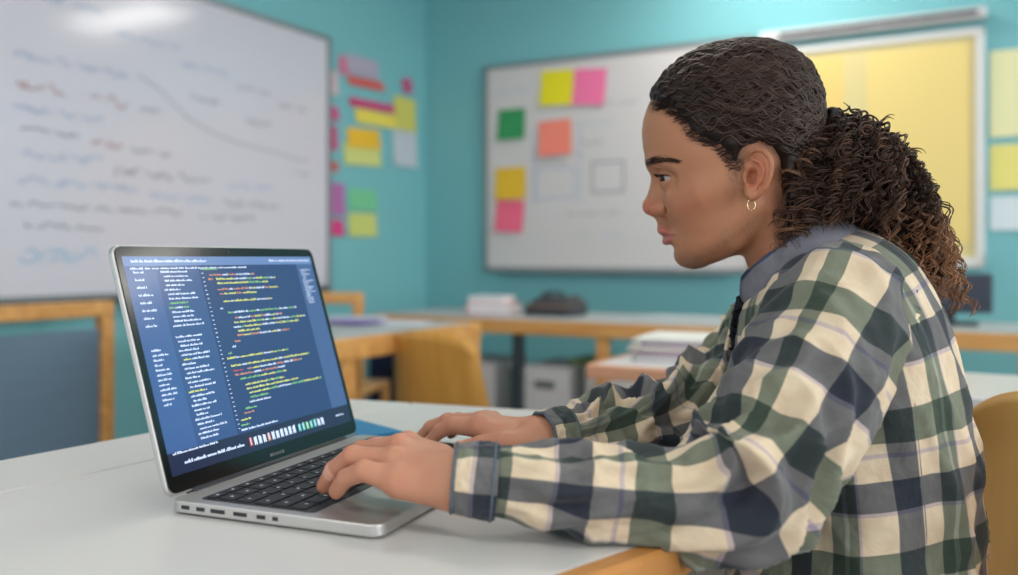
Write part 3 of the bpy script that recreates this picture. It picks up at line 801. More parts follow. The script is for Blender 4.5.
def nets(Fv, lo, h):
    """naive surface nets -> verts, quads (outward where F grows)"""
    ins = Fv < 0
    n = np.array(Fv.shape) - 1
    acc = np.zeros(tuple(n) + (3,), np.float32); cnt = np.zeros(tuple(n), np.float32)
    def sl(i, j, k): return (slice(i, i + n[0]), slice(j, j + n[1]), slice(k, k + n[2]))
    for ax in range(3):
        for u in (0, 1):
            for v in (0, 1):
                o = [0, 0, 0]; oth = [q for q in range(3) if q != ax]; o[oth[0]] = u; o[oth[1]] = v
                p = list(o); p[ax] = 1
                A = Fv[sl(*o)]; Bv = Fv[sl(*p)]; cr = (A < 0) != (Bv < 0)
                t = np.where(cr, A / np.where(cr, A - Bv, 1), 0)
                pos = np.array(o, np.float32)
                acc += np.where(cr[..., None], pos, 0)
                acc[..., ax] += t; cnt += cr
    act = cnt > 0
    idx = -np.ones(tuple(n), np.int64); idx[act] = np.arange(act.sum())
    cell = np.stack(np.nonzero(act), -1).astype(np.float32)
    V = (cell + acc[act] / cnt[act][:, None]) * h + np.asarray(lo, np.float32)
    faces = []
    for ax in range(3):
        a1, a2 = (ax + 1) % 3, (ax + 2) % 3
        s0 = [slice(None)] * 3; s1 = [slice(None)] * 3
        s0[ax] = slice(0, -1); s1[ax] = slice(1, None)
        A = ins[tuple(s0)]; Bv = ins[tuple(s1)]
        e = np.stack(np.nonzero(A != Bv), -1)
        ok = (e[:, a1] > 0) & (e[:, a2] > 0) & (e[:, a1] < n[a1]) & (e[:, a2] < n[a2]); e = e[ok]
        d1 = np.zeros(3, int); d1[a1] = 1; d2 = np.zeros(3, int); d2[a2] = 1
        q = [idx[tuple((e - d1 - d2).T)], idx[tuple((e - d2).T)], idx[tuple(e.T)], idx[tuple((e - d1).T)]]
        q = np.stack(q, -1); flip = ~A[tuple(e.T)]
        q[flip] = q[flip][:, ::-1]; faces.append(q)
    return V, np.concatenate(faces)

def np_mesh(name, V, Fq, mats, parent, root, cols=None, smooth=True, mi=None, uvs=None, label=None, kind=None):
    me = bpy.data.meshes.new(name)
    V = np.asarray(V, np.float32) - np.array(root.location, np.float32)
    Fq = np.asarray(Fq, np.int32)
    me.vertices.add(len(V)); me.vertices.foreach_set('co', V.ravel())
    k = Fq.shape[1]
    me.loops.add(Fq.size); me.loops.foreach_set('vertex_index', Fq.ravel())
    me.polygons.add(len(Fq)); me.polygons.foreach_set('loop_start', np.arange(0, Fq.size, k, dtype=np.int32))
    me.polygons.foreach_set('loop_total', np.full(len(Fq), k, np.int32))
    me.polygons.foreach_set('use_smooth', np.full(len(Fq), smooth))
    for m_ in mats: me.materials.append(m_)
    if mi is not None: me.polygons.foreach_set('material_index', np.asarray(mi, np.int32))
    if cols is not None:
        ca = me.color_attributes.new('tone', 'FLOAT_COLOR', 'POINT')
        c4 = np.ones((len(V), 4), np.float32); c4[:, :3] = cols; ca.data.foreach_set('color', c4.ravel())
    if uvs is not None:
        ul = me.uv_layers.new(name='cloth'); ul.data.foreach_set('uv', np.asarray(uvs, np.float32).ravel())
    me.update(); me.validate()
    o = bpy.data.objects.new(name, me); COL.objects.link(o); o.parent = parent
    tag(o, label, None, None, kind)
    return o

person = thing('person', 'person with curly ponytail in green and cream plaid shirt typing on the laptop', 'person', (.36, .97, 0))
R0 = person

# --- skull slices: (image row, front, back, half width)
def prof(rows, smooth=3.0):
    rows = np.array(rows, float)
    cs = np.array([Q(735, y)[2] for y in rows[:, 0]])
    fa = np.array([Q(x, y)[0] for y, x in rows[:, :2]]); ba = np.array([Q(r[2], r[0])[0] for r in rows])
    w = rows[:, 3] / 1000
    o = np.argsort(cs); cs, fa, ba, w = cs[o], fa[o], ba[o], w[o]
    g_ = np.arange(cs[0] - .03, cs[-1] + .03, .001)
    ker = np.exp(-.5 * (np.arange(-12, 13) / smooth) ** 2); ker /= ker.sum()
    def f(v):
        q = np.interp(g_, cs, v); q = np.concatenate([np.full(12, q[0]), q, np.full(12, q[-1])])
        return np.convolve(q, ker, 'valid')
    return g_, f(fa), f(ba), f(w), cs[0], cs[-1]
SK = prof([(46, 738, 742, 3), (48, 722, 762, 20), (53, 705, 778, 36), (62, 686, 796, 50), (76, 667, 809, 60), (90, 655, 816, 66), (104, 648, 819, 70), (118, 643.5, 820, 73), (131, 642, 820, 74.5),
           (147, 643.5, 817, 75), (159, 646.5, 812, 74.5), (167, 650.5, 808, 73.5), (175, 654.5, 803, 72), (190, 659, 795, 69.5), (205, 663, 787, 67), (218, 667, 778, 64), (228, 672, 770, 61), (236, 675, 763, 57.5),
           (245, 676, 752, 53), (252, 678, 742, 47), (258, 682, 728, 37), (262, 686, 718, 27), (265, 692, 708, 14), (266.5, 696, 703, 4)], 2.2)
HR = prof([(42.5, 736, 746, 3), (45, 716, 766, 22), (50, 701, 780, 37), (58, 684, 795, 52), (72, 665, 810, 64), (87, 653, 817, 71), (100, 648.5, 821, 75.5), (118, 645.5, 823, 79), (131, 645, 823, 81),
           (147, 650, 821, 81), (167, 670, 817, 79), (190, 700, 812, 76), (218, 720, 800, 70), (240, 735, 795, 64), (250, 750, 790, 50)], 2.2)
def slices(P, S, n=2.25):
    g_, fa, ba, w, c0, c1 = S
    c = P[..., 2]
    A = np.interp(c, g_, fa); Bk = np.interp(c, g_, ba); W = np.maximum(np.interp(c, g_, w), .002)
    # widest point sits behind the middle
    mid = A * .42 + Bk * .58
    a = P[..., 0] - mid
    ha = np.where(a > 0, A - mid, mid - Bk); ha = np.maximum(ha, .002)
    e = (np.abs(a / ha) ** n + np.abs(P[..., 1] / W) ** n) ** (1 / n)
    f = (e - 1) * np.minimum(ha, W) * .95
    return np.maximum(f, np.maximum(c - c1, c0 - c))

EYE = np.array([Q(673, 178.6, .031)[0], .031, Q(673, 178.6, .031)[2]]); ER = .0132
def mirror_chain(P, pts, rs, k=0):
    f = chain(P, pts, rs, k)
    m = [np.array([p[0], -p[1], p[2]]) for p in pts]
    return np.minimum(f, chain(P, m, rs, k))

def head_field(P):
    P = P.astype(np.float32)
    f = slices(P, SK)
    Pm = P.copy(); Pm[..., 1] = np.abs(Pm[..., 1])      # symmetric features
    # neck
    f = smin(f, chain(P, [Q(775, 196), Q(800, 262), Q(835, 318), Q(850, 345)], [.050, .0515, .062, .07]), .018)
    i0 = int(np.searchsorted(P[:, 0, 0, 0], -.045)) if P.ndim == 4 else 0
    f[i0:] = face_features(P[i0:], Pm[i0:], f[i0:])
    i1 = int(np.searchsorted(P[:, 0, 0, 0], .012)); i2 = int(np.searchsorted(P[:, 0, 0, 0], -.062)); 
    k1 = int(np.searchsorted(P[0, 0, :, 2], -.062)); k2 = int(np.searchsorted(P[0, 0, :, 2], .035))
    f[i2:i1, :, k1:k2] = ear_features(Pm[i2:i1, :, k1:k2], f[i2:i1, :, k1:k2])
    return f
def face_features(P, Pm, f):
    # brow, cheekbone, jaw, chin
    f = smin(f, chain(Pm, [Q(656, 165, .010), Q(660, 164.5, .030), Q(674, 168, .047)], [.0075, .0085, .006]), .012)
    f = smin(f, chain(Pm, [Q(683, 203, .038), Q(703, 195, .055), Q(725, 185, .062)], [.0085, .010, .008]), .018)
    f = smin(f, chain(Pm, [Q(746, 210, .052), Q(731, 237, .046), Q(706, 253, .029), Q(692, 256, .010)], [.012, .012, .0105, .010]), .014)
    f = smin(f, chain(Pm, [Q(685.5, 256, 0), Q(687.5, 256, .010)], [.0115, .0100]), .010)
    # eye socket
    f = smax(f, -sph(Pm, Q(654, 180, .029), .0105), .012)
    f = smax(f, -ell(Pm, Q(662, 180, .050), (.0120, .0125, .0095)), .010)
    f = smax(f, -sph(Pm, Q(657.5, 184, .018), .0065), .008)
    # nose
    ns = chain(P, [Q(660, 170), Q(658.2, 178), Q(653.8, 192), Q(650.4, 203)], [.0060, .0052, .0055, .0066])
    ns = smin(ns, sph(P, Q(649.8, 207.8), .0076), .006)
    ns = smin(ns, chain(P, [Q(653, 212), Q(660, 216.5)], [.0045, .005]), .004)
    ns = smin(ns, chain(Pm, [Q(662, 183, .006), Q(661, 200, .011)], [.008, .009]), .010)
    ns = smin(ns, chain(Pm, [Q(656.0, 210.3, .0105), Q(660.6, 209.4, .0162)], [.0062, .0068]), .0018)
    f = smin(f, ns, .007)
    f = smax(f, -ell(Pm, Q(654.5, 217.2, .0075), (.0045, .0028, .003)), .002)
    # crease behind the wing
    f = smax(f, -chain(Pm, [Q(664, 201, .0200), Q(667.6, 206, .0225), Q(668, 213, .0225), Q(664.5, 218, .0190)], [.0010, .0022, .0022, .0012]), .003)
    # mouth
    up = chain(Pm, [Q(662.8, 222, .002), Q(661.8, 228, .002)], [.0052, .005])
    f = smin(f, up, .006)
    muz = chain(Pm, [Q(675.5, 232, 0), Q(681, 235, .015)], [.0140, .0115]); f = smin(f, muz, .007)
    ul = chain(Pm, [Q(661.4, 231.2, 0), Q(661.2, 230.4, .0035), Q(665.5, 231.4, .013), Q(674.5, 235.4, .0235)], [.0036, .0039, .0030, .0012])
    ll = chain(Pm, [Q(666.2, 241.4, 0), Q(668.5, 240.8, .011), Q(675, 237, .0225)], [.0045, .0036, .0012])
    f = smin(f, ul, .0022)
    f = smin(f, ll, .0026)
    f = smax(f, -chain(Pm, [Q(659.5, 236.0, 0), Q(663, 235.8, .013), Q(675.5, 236.2, .0255)], [.0007, .0007, .0009]), .0018)
    f = smax(f, -chain(Pm, [Q(664.5, 250.5, 0), Q(670, 249.5, .013)], [.0030, .002]), .006)
    # eyelids and opening
    q = Pm - EYE.astype(np.float32); r = np.sqrt((q ** 2).sum(-1))
    lid = r - (ER + .0014)
    f = smin(f, lid, .003)
    az = np.degrees(np.arctan2(q[..., 1], q[..., 0])); el = np.degrees(np.arctan2(q[..., 2], np.sqrt(q[..., 0] ** 2 + q[..., 1] ** 2)))
    u = np.clip((az - 24) / 60, -1, 1)
    hi = 12 * np.sqrt(1 - u ** 2) + 1 - 2 * u; lo = -15 * np.sqrt(1 - u ** 2) + 1 - 2 * u
    wed = np.maximum(np.maximum(el - hi, lo - el), np.maximum(az - 84, -35 - az)) * (math.pi / 180 * ER)
    wed = np.maximum(wed, np.maximum(r - .017, -q[..., 0]))
    f = smax(f, -wed, .0008)
    # crease above the upper lid
    return f
def ear_features(Pm, f):
    # ear
    e = np.minimum.reduce([chain(Pm, [Q(x, y, b) for x, y, b in EARRIM], EARR)])
    fl = ell2(Pm, Q(757, 172, .0735), (.0125, .0030, .0225), -.20)
    e = smin(e, fl, .003)
    e = smin(e, chain(Pm, [Q(x, y, b) for x, y, b in [(753, 160, .0785), (761.0, 162.5, .081), (763.8, 172, .082), (760.5, 182, .081), (754.5, 189, .079)]], [.0016, .0022, .0024, .0024, .0018]), .002)
    e = smin(e, ell2(Pm, Q(752.5, 193, .0765), (.0065, .0036, .0070), -.1), .004)
    e = smin(e, chain(Pm, [Q(745.5, 176, .073), Q(746.3, 181, .0745)], [.0032, .0034]), .002)
    e = smin(e, chain(Pm, [Q(745, 165.5, .074), Q(752, 169.5, .0755)], [.0022, .0012]), .0015)
    e = smax(e, -ell2(Pm, Q(752.5, 176, .080), (.0060, .0065, .0092), -.15), .0025)
    f = smax(f, -ell2(Pm, Q(752.5, 176.5, .079), (.0058, .0115, .0088), -.15), .002)
    e = smax(e, -chain(Pm, [Q(751, 156, .0815), Q(760, 154.5, .084), Q(767.5, 162, .086), Q(767.8, 174, .086)], [.0012, .0017, .0017, .0012]), .0015)
    e = smax(e, -ell2(Pm, Q(752.0, 176.5, .079), (.0056, .0105, .0085), -.15), .002)
    return smin(f, e, .0022)

def ell2(P, c, r, tilt):
    q = P - np.asarray(c, np.float32); ca, sa = math.cos(tilt), math.sin(tilt)
    a = q[..., 0] * ca - q[..., 2] * sa; z = q[..., 0] * sa + q[..., 2] * ca
    return ell(np.stack([a, q[..., 1], z], -1), (0, 0, 0), r)
EARRIM = [(746.5, 168, .0725), (745.6, 160, .0750), (749.2, 153, .0790), (756.5, 149.4, .0830), (764, 151.2, .0860), (769.8, 157.6, .0880), (771.6, 166, .0885), (770, 176.5, .0875), (765.6, 187, .0845), (758.5, 195, .0800), (752, 198, .0765), (747.5, 195, .0735), (746.5, 188, .0720)]
EARR = [.0018, .0022, .0026, .0028, .0028, .0028, .0027, .0026, .0026, .0026, .0028, .0026, .002]

HSTEP = .0015
lo = np.array([-.13, -.096, -.20]); hi = np.array([.105, .096, .125])
G = grid_pts(lo, hi, HSTEP)
FH = head_field(G)
Vh, Fh = nets(FH, lo, HSTEP)
Wh = H2W(Vh)
del G

# --- vertex tones of the skin
SKIN = np.array(rgb(176, 124, 92)[:3]); 
def noise_at(V, s, seed=0.0):
    n = bpy.types  # placeholder to keep the name local
    from mathutils import noise as mn
    return np.array([mn.noise((v[0] * s + seed, v[1] * s, v[2] * s)) for v in V])
def tone_head(V):
    Vm = V.copy(); Vm[:, 1] = np.abs(Vm[:, 1])
    pp = proj(H2W(Vm)); x, y = pp[:, 0], pp[:, 1]
    T = np.tile(SKIN, (len(V), 1))
    def blob(cx, cy, rx, ry, hard=1.0): return np.clip(hard * (1 - np.sqrt(((x - cx) / rx) ** 2 + ((y - cy) / ry) ** 2)), 0, 1)
    def mix(w, c, a): 
        nonlocal T
        w = (w * a)[:, None]; T = T * (1 - w) + np.array(rgb(*c)[:3]) * w
    nz = noise_at(V, 60)
    mix(np.clip(.5 + nz, 0, 1), (180, 118, 86), .25)
    mix(blob(686, 205, 34, 28), (186, 112, 88), .45)           # cheek
    mix(blob(648, 208, 12, 12, 2), (190, 108, 90), .5)           # nose tip
    mix(blob(759, 175, 20, 34, 1.4), (196, 112, 82), .5)         # ear
    front = (V[:, 0] > 0)
    # lips
    d_u = chain(Vm.astype(np.float32), [Q(661.2, 231.2, 0), Q(665.5, 232, .013), Q(675, 235.6, .0235)], [.0058, .0048, .0022])
    d_l = chain(Vm.astype(np.float32), [Q(666.2, 241, 0), Q(668.5, 240.4, .011), Q(675, 237, .0225)], [.0064, .0054, .0022])
    li = np.clip((.0010 - np.minimum(d_u, d_l)) / .0014, 0, 1) * (y > 226.5) * (y < 247.5)
    mix(li, (172, 98, 92), .8)
    # beard shadow: moustache, chin, jaw
    grit = np.clip(.75 + .6 * noise_at(V, 700, 5), 0, 1)
    mus = np.clip(1.6 * (1 - np.sqrt(((x - 668) / 13) ** 2 + ((y - 224.5 - .28 * (x - 662)) / 6.5) ** 2)), 0, 1) * (1 - li)
    mix(mus * grit * np.clip((675 - x) / 6, 0, 1), (82, 56, 44), .42)
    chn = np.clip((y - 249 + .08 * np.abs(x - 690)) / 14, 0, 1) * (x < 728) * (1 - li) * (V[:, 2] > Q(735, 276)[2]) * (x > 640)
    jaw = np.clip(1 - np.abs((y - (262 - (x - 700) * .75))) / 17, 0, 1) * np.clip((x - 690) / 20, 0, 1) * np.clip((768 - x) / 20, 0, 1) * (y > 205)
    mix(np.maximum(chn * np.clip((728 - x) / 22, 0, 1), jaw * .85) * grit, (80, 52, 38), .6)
    # soft hairline: temple and sideburn fuzz
    sb_ = np.clip(1 - np.abs(x - 735 + .1 * (y - 180)) / 13, 0, 1) * np.clip((212 - y) / 40, 0, 1) * (y > 130)
    mix(sb_ * grit, (52, 36, 30), .75)
    hl = hair_inside(x, y)
    mix(np.clip(1 + hl / 9, 0, 1) * np.clip(.6 + nz * .9, 0, 1), (66, 46, 38), .6)
    # brow base
    by = np.interp(x, [646, 655, 665, 673, 680], [163.5, 160.6, 159.2, 160.4, 163.5]); bt = np.interp(x, [644, 648, 656, 668, 676, 681], [1, 4.0, 4.6, 3.6, 2.4, 0.5])
    mix(np.clip(1.4 - np.abs(y - by) / bt, 0, 1) * (x < 681) * (np.abs(V[:, 1]) > .006) * (V[:, 0] > 0.02), (66, 46, 38), .42)
    # lash line
    q = Vm - EYE; r = np.sqrt((q ** 2).sum(-1)); el = np.degrees(np.arctan2(q[:, 2], np.hypot(q[:, 0], q[:, 1]))); az = np.degrees(np.arctan2(q[:, 1], q[:, 0]))
    u = np.clip((az - 24) / 60, -1, 1); hi_ = 12 * np.sqrt(1 - u ** 2) + 1 - 2 * u
    mix(np.clip(1 - np.abs(el - hi_ - 2) / 6, 0, 1) * (r < .0172) * (np.abs(u) < 1), (40, 26, 22), .85)
    return T

HAIRPOLY = np.array([(630, 106), (652, 105), (663, 108), (673, 113), (682, 121), (688, 131), (697, 138), (710, 143), (720, 149), (728, 156), (733, 165), (738, 166), (741, 157), (745, 150), (752, 145), (763, 144), (772, 150), (778, 162),
                     (780, 182), (779, 205), (778, 228), (776, 262), (900, 262), (900, 10), (630, 10)], float)
def hair_inside(x, y):
    """signed distance (px) to the hairline polygon seen from the side, positive inside"""
    best = np.full(x.shape, 1e9); ins = np.zeros(x.shape, bool)
    n = len(HAIRPOLY)
    for i in range(n):
        ax, ay = HAIRPOLY[i]; bx, by = HAIRPOLY[(i + 1) % n]
        dx, dy = bx - ax, by - ay
        t = np.clip(((x - ax) * dx + (y - ay) * dy) / (dx * dx + dy * dy), 0, 1)
        best = np.minimum(best, np.hypot(x - ax - t * dx, y - ay - t * dy))
        c = ((ay > y) != (by > y)) & (x < (bx - ax) * (y - ay) / ((by - ay) if by != ay else 1e-9) + ax)
        ins ^= c
    return np.where(ins, best, -best)
Th = tone_head(Vh)

# --- hands and forearms
def finger(P, pts, r):
    return chain(P, pts, r, .003)
NEAR = dict(
    wrist=[Pd(500, 481, .708), Pd(476, 480, .710), Pd(458, 479, .712)],
    f=[([Pd(440, 474, .716), Pd(398, 480, .716), Pd(364, 471, .722), Pd(346, 478, .732), Pd(336.5, 491, .742)], [.013, .0112, .0084, .0074, .0064]),
       ([Pd(440, 468, .726), Pd(395, 462, .735), Pd(353, 457, .748), Pd(334.5, 470, .758), Pd(324.5, 485.5, .766)], [.013, .0112, .0090, .0080, .0066]),
       ([Pd(440, 462, .74), Pd(400, 449, .755), Pd(362, 451.5, .775), Pd(345, 461, .788), Pd(336, 473, .80)], [.013, .0112, .0090, .0078, .0066]),
       ([Pd(440, 460, .75), Pd(408, 446, .775), Pd(375, 448, .80), Pd(359, 457, .813), Pd(350, 467, .825)], [.013, .0110, .0088, .0076, .0066])],
    thumb=([Pd(446, 470, .735), Pd(426, 465, .757), Pd(404, 468, .775), Pd(388, 472, .785)], [.015, .0125, .0098, .0074]),
    heel=([Pd(452, 486, .712), Pd(420, 487, .713), Pd(400, 484, .715)], [.0170, .0130, .0110]),
    web=([Pd(450, 478, .722), Pd(405, 466, .738)], [.018, .0125]), dirs=[])
FAR = dict(
    wrist=[Pd(590, 436, .925), Pd(565, 437, .912), Pd(545, 438, .905)],
    f=[([Pd(512, 436, .915), Pd(480, 427, .928), Pd(454, 425.5, .945), Pd(440, 431, .953), Pd(431.5, 440, .957)], [.0125, .0112, .0088, .0076, .0066]),
       ([Pd(512, 434, .925), Pd(481, 423.5, .945), Pd(448, 422, .965), Pd(431, 427.5, .975), Pd(421.5, 437, .980)], [.0125, .0112, .0090, .0078, .0067]),
       ([Pd(512, 433, .94), Pd(486, 422, .965), Pd(458, 421, .99), Pd(443, 426, 1.0), Pd(436, 435, 1.0)], [.0125, .0108, .0086, .0074, .0064]),
       ([Pd(514, 433, .95), Pd(493, 422, .98), Pd(470, 422, 1.0), Pd(458, 426, 1.008), Pd(452, 433, 1.01)], [.0120, .0100, .0078, .0068, .0058])],
    thumb=([Pd(530, 443, .895), Pd(504, 444, .897), Pd(481, 445.5, .905), Pd(463, 448, .912)], [.0150, .0130, .0098, .0078]),
    heel=([Pd(540, 440, .915), Pd(515, 440, .935)], [.018, .014]),
    web=([Pd(535, 436, .912), Pd(490, 428, .945)], [.0175, .012]), dirs=[])
def hand_field(P, H, arm_r=.0225):
    f = chain(P, H['wrist'], [arm_r - .007, arm_r - .001, arm_r - .001])
    f = smin(f, chain(P, *H['heel']), .014)
    f = smin(f, chain(P, *H['web']), .014)
    fing = None
    for pts, r in H['f']:
        f = smin(f, chain(P, pts[:2], r[:2]), .009)
    for pts, r in H['f']:
        g_ = chain(P, pts[1:], r[1:], .002)
        fing = g_ if fing is None else smin(fing, g_, .0012)
    th = chain(P, H['thumb'][0], H['thumb'][1], .003)
    f = smin(f, fing, .005)
    f = smin(f, th, .006)
    # tendons on the back of the hand, knuckles
    for pts, r in H['f']:
        kn = pts[1] + np.array([0, 0, r[1] * .45]); f = smin(f, sph(P, kn, r[1] * .58), .006)
        k2 = pts[2] + np.array([0, 0, r[2] * .18]); f = smin(f, sph(P, k2, r[2] * .80), .004)
        mid_ = (pts[2] * .5 + pts[3] * .5)
    return f
def nail_info(H):
    out = []
    for pts, r in H['f'] + [H['thumb']]:
        t = pts[-1] - pts[-2]; t = t / np.linalg.norm(t)
        up = np.array([0, 0, 1.]) - t * t[2]; up /= np.linalg.norm(up)
        out.append((pts[-1] + up * r[-1] * .72 + t * r[-1] * .4, t, up, r[-1]))
    return out
def hand_mesh(H, step=.00115):
    allp = np.concatenate([np.array(H['wrist'])] + [np.array(p) for p, _ in H['f']] + [np.array(H['thumb'][0])])
    lo_ = allp.min(0) - .03; hi_ = allp.max(0) + .03
    G_ = grid_pts(lo_, hi_, step)
    f = hand_field(G_, H)
    # nails: thin raised plates
    for c, t, up, r in nail_info(H):
        s_ = np.cross(t, up); q = G_ - c.astype(np.float32)
        x = q @ t.astype(np.float32); y = q @ s_.astype(np.float32); z = q @ up.astype(np.float32)
        k = np.sqrt((x / (r * .85)) ** 2 + (y / (r * .72)) ** 2 + ((z + r * .62) / (r * .95)) ** 2) - 1
        f = smin(f, k * r * .6, .0008)
    V, Fq = nets(f, lo_, step)
    T = np.tile(np.array(rgb(190, 138, 110)[:3]), (len(V), 1))
    nz = noise_at(V, 70, 3)
    red = np.array(rgb(184, 112, 92)[:3]); w = np.clip(.35 + nz * .8, 0, 1)[:, None] * .3
    T = T * (1 - w) + red * w
    for pts, r in H['f']:
        for p_, rr_, am in ((pts[1], .013, .30), (pts[2], .011, .35), (pts[3], .009, .25), (pts[4], .010, .30)):
            w = (np.clip(1 - np.sqrt(((V - p_) ** 2).sum(-1)) / (rr_ * 1.4), 0, 1) * am * 1.3)[:, None]; T = T * (1 - w) + red * w
    for c, t, up, r in nail_info(H):
        s_ = np.cross(t, up); q = V - c
        k = np.sqrt(((q @ t) / (r * .85)) ** 2 + ((q @ s_) / (r * .75)) ** 2) - 1
        w = (np.clip(-k * 5, 0, 1) * ((q @ up) > -.0035))[:, None] * .7; T = T * (1 - w) + np.array(rgb(226, 172, 156)[:3]) * w
    return V, Fq, T
Vn, Fn, Tn = hand_mesh(NEAR)
Vf, Ff, Tf = hand_mesh(FAR)

# --- sleeve / arm paths (also used for the limbs inside the cloth)
NS = [(862, 300, .90, .045), (852, 303, .865, .056), (841, 316, .83, .063), (825, 348, .80, .063), (804, 388, .775, .0605), (780, 432, .752, .056), (754, 468, .735, .0505), (724, 494, .724, .0500), (682, 499, .716, .0425), (635, 497, .712, .0350),
      (585, 492, .709, .0335), (540, 486, .708, .0305), (508, 482.5, .709, .0275), (490, 481, .709, .0262)]
FS = [(818, 306, 1.06, .045), (806, 316, 1.10, .055), (785, 338, 1.115, .058), (757, 364, 1.09, .056), (732, 388, 1.055, .052), (700, 410, 1.02, .046), (655, 424, .98, .0375), (610, 431, .945, .031), (580, 434.5, .923, .0275), (561, 436.5, .910, .0256)]
# torso: (back x,y),(front x,y), half width
TR = [((843, 228), (758, 288), .056), ((862, 231), (747, 299), .082), ((885, 241), (740, 312), .122), ((910, 264), (738, 332), .150), ((932, 307), (738, 358), .162), ((950, 370), (742, 398), .162),
      ((963, 440), (750, 455), .156), ((968, 500), (752, 520), .158), ((962, 560), (750, 575), .162), ((955, 630), (750, 640), .166), ((950, 668), (752, 672), .164)]

body_V = [Wh, Vn, Vf]; body_F = [Fh, Fn, Ff]; body_T = [Th, Tn, Tf]
lo_ = np.array([-.02, .62, .50]); hi_ = np.array([.60, 1.25, 1.02]); st_ = .009
G_ = grid_pts(lo_, hi_, st_)
f = chain(G_, [H2W(Q(835, 318)), H2W(Q(862, 400)), H2W(Q(866, 500)), H2W(Q(866, 640))], [.075, .085, .08, .085])
for pth in (NS, FS):
    pp_ = [Pd(*q[:3]) for q in pth]; f = smin(f, chain(G_, pp_, [min(.036, q[3] * .55) for q in pth]), .03)
Vt, Ft = nets(f, lo_, st_)
body_V.append(Vt); body_F.append(Ft); body_T.append(np.tile(SKIN, (len(Vt), 1)))
off = 0; FF = []
for V_, F2 in zip(body_V, body_F): FF.append(F2 + off); off += len(V_)

def attr_mat(name, rough=.5, sss=0.0, bump=0.0, bscale=900, spec=.4, aniso=0):
    m = bpy.data.materials.new(name); m.use_nodes = True; nt = m.node_tree; b = nt.nodes['Principled BSDF']
    a = nt.nodes.new('ShaderNodeVertexColor'); a.layer_name = 'tone'
    nt.links.new(a.outputs['Color'], b.inputs['Base Color'])
    b.inputs['Roughness'].default_value = rough; b.inputs['Specular IOR Level'].default_value = spec
    if sss:
        b.inputs['Subsurface Weight'].default_value = sss; b.inputs['Subsurface Radius'].default_value = (1, .4, .25); b.inputs['Subsurface Scale'].default_value = .005
    if bump:
        tc = nt.nodes.new('ShaderNodeTexCoord'); n = nt.nodes.new('ShaderNodeTexNoise'); n.inputs['Scale'].default_value = bscale; n.inputs['Detail'].default_value = 3
        bp = nt.nodes.new('ShaderNodeBump'); bp.inputs['Strength'].default_value = bump; bp.inputs['Distance'].default_value = .0006
        nt.links.new(tc.outputs['Object'], n.inputs['Vector']); nt.links.new(n.outputs['Fac'], bp.inputs['Height']); nt.links.new(bp.outputs['Normal'], b.inputs['Normal'])
    return m
M_skin = attr_mat('skin', .5, .18, .25, 700, .35)
body = np_mesh('body', np.concatenate(body_V), np.concatenate(FF), [M_skin], person, R0, np.concatenate(body_T))

# --- eyes
M_eye = bpy.data.materials.new('eye'); M_eye.use_nodes = True
ntE = M_eye.node_tree; bE = ntE.nodes['Principled BSDF']; bE.inputs['Roughness'].default_value = .2; bE.inputs['Specular IOR Level'].default_value = .25
vc = ntE.nodes.new('ShaderNodeVertexColor'); vc.layer_name = 'tone'; ntE.links.new(vc.outputs['Color'], bE.inputs['Base Color'])
for sgn in (1, -1):
    c = EYE * np.array([1, sgn, 1]); g_ = np.array([math.cos(math.radians(-9)), 0.40 * sgn, math.sin(math.radians(-9))]); g_ /= np.linalg.norm(g_)
    up = np.array([0, 0, 1.]) - g_ * g_[2]; up /= np.linalg.norm(up); sd = np.cross(up, g_)
    nu, nv = 40, 40; V = []; T = []
    for i in range(nu):
        th = math.pi * (i / (nu - 1)) ** 1.3
        for j in range(nv):
            ph = 2 * math.pi * j / nv
            r = ER * (1 + .06 * math.exp(-(th / .38) ** 2))
            V.append(c + r * (math.cos(th) * g_ + math.sin(th) * (math.cos(ph) * sd + math.sin(ph) * up)))
            T.append(rgb(8, 6, 6)[:3] if th < .19 else (rgb(50, 30, 20)[:3] if th < .52 else (rgb(80, 66, 60)[:3] if th < .57 else rgb(176, 162, 156)[:3])))
    idx = np.arange(nu * nv).reshape(nu, nv)
    Fq = np.array([(idx[i, j], idx[i + 1, j], idx[i + 1, (j + 1) % nv], idx[i, (j + 1) % nv]) for i in range(nu - 1) for j in range(nv)])
    np_mesh('eye', H2W(np.array(V)), Fq, [M_eye], person, R0, np.array(T))

# --- strand meshes
def strands(paths, radii, n=4):
    """paths (N,M,3), radii (N,M) -> verts, quads"""
    paths = np.asarray(paths, float); N, M_, _ = paths.shape
    t = np.gradient(paths, axis=1); t /= np.linalg.norm(t, axis=-1, keepdims=True) + 1e-9
    ref = np.where(np.abs(t[..., 2:3]) < .9, np.array([0, 0, 1.]), np.array([1., 0, 0]))
    u = np.cross(t, ref); u /= np.linalg.norm(u, axis=-1, keepdims=True) + 1e-9
    w = np.cross(t, u)
    a = np.arange(n) * 2 * math.pi / n
    V = paths[:, :, None, :] + radii[:, :, None, None] * (np.cos(a)[None, None, :, None] * u[:, :, None, :] + np.sin(a)[None, None, :, None] * w[:, :, None, :])
    base = (np.arange(N)[:, None, None] * M_ + np.arange(M_ - 1)[None, :, None]) * n + np.arange(n)[None, None, :]
    nxt = (np.arange(N)[:, None, None] * M_ + np.arange(M_ - 1)[None, :, None]) * n + (np.arange(n)[None, None, :] + 1) % n
    Fq = np.stack([base, nxt, nxt + n, base + n], -1).reshape(-1, 4)
    return V.reshape(-1, 3), Fq

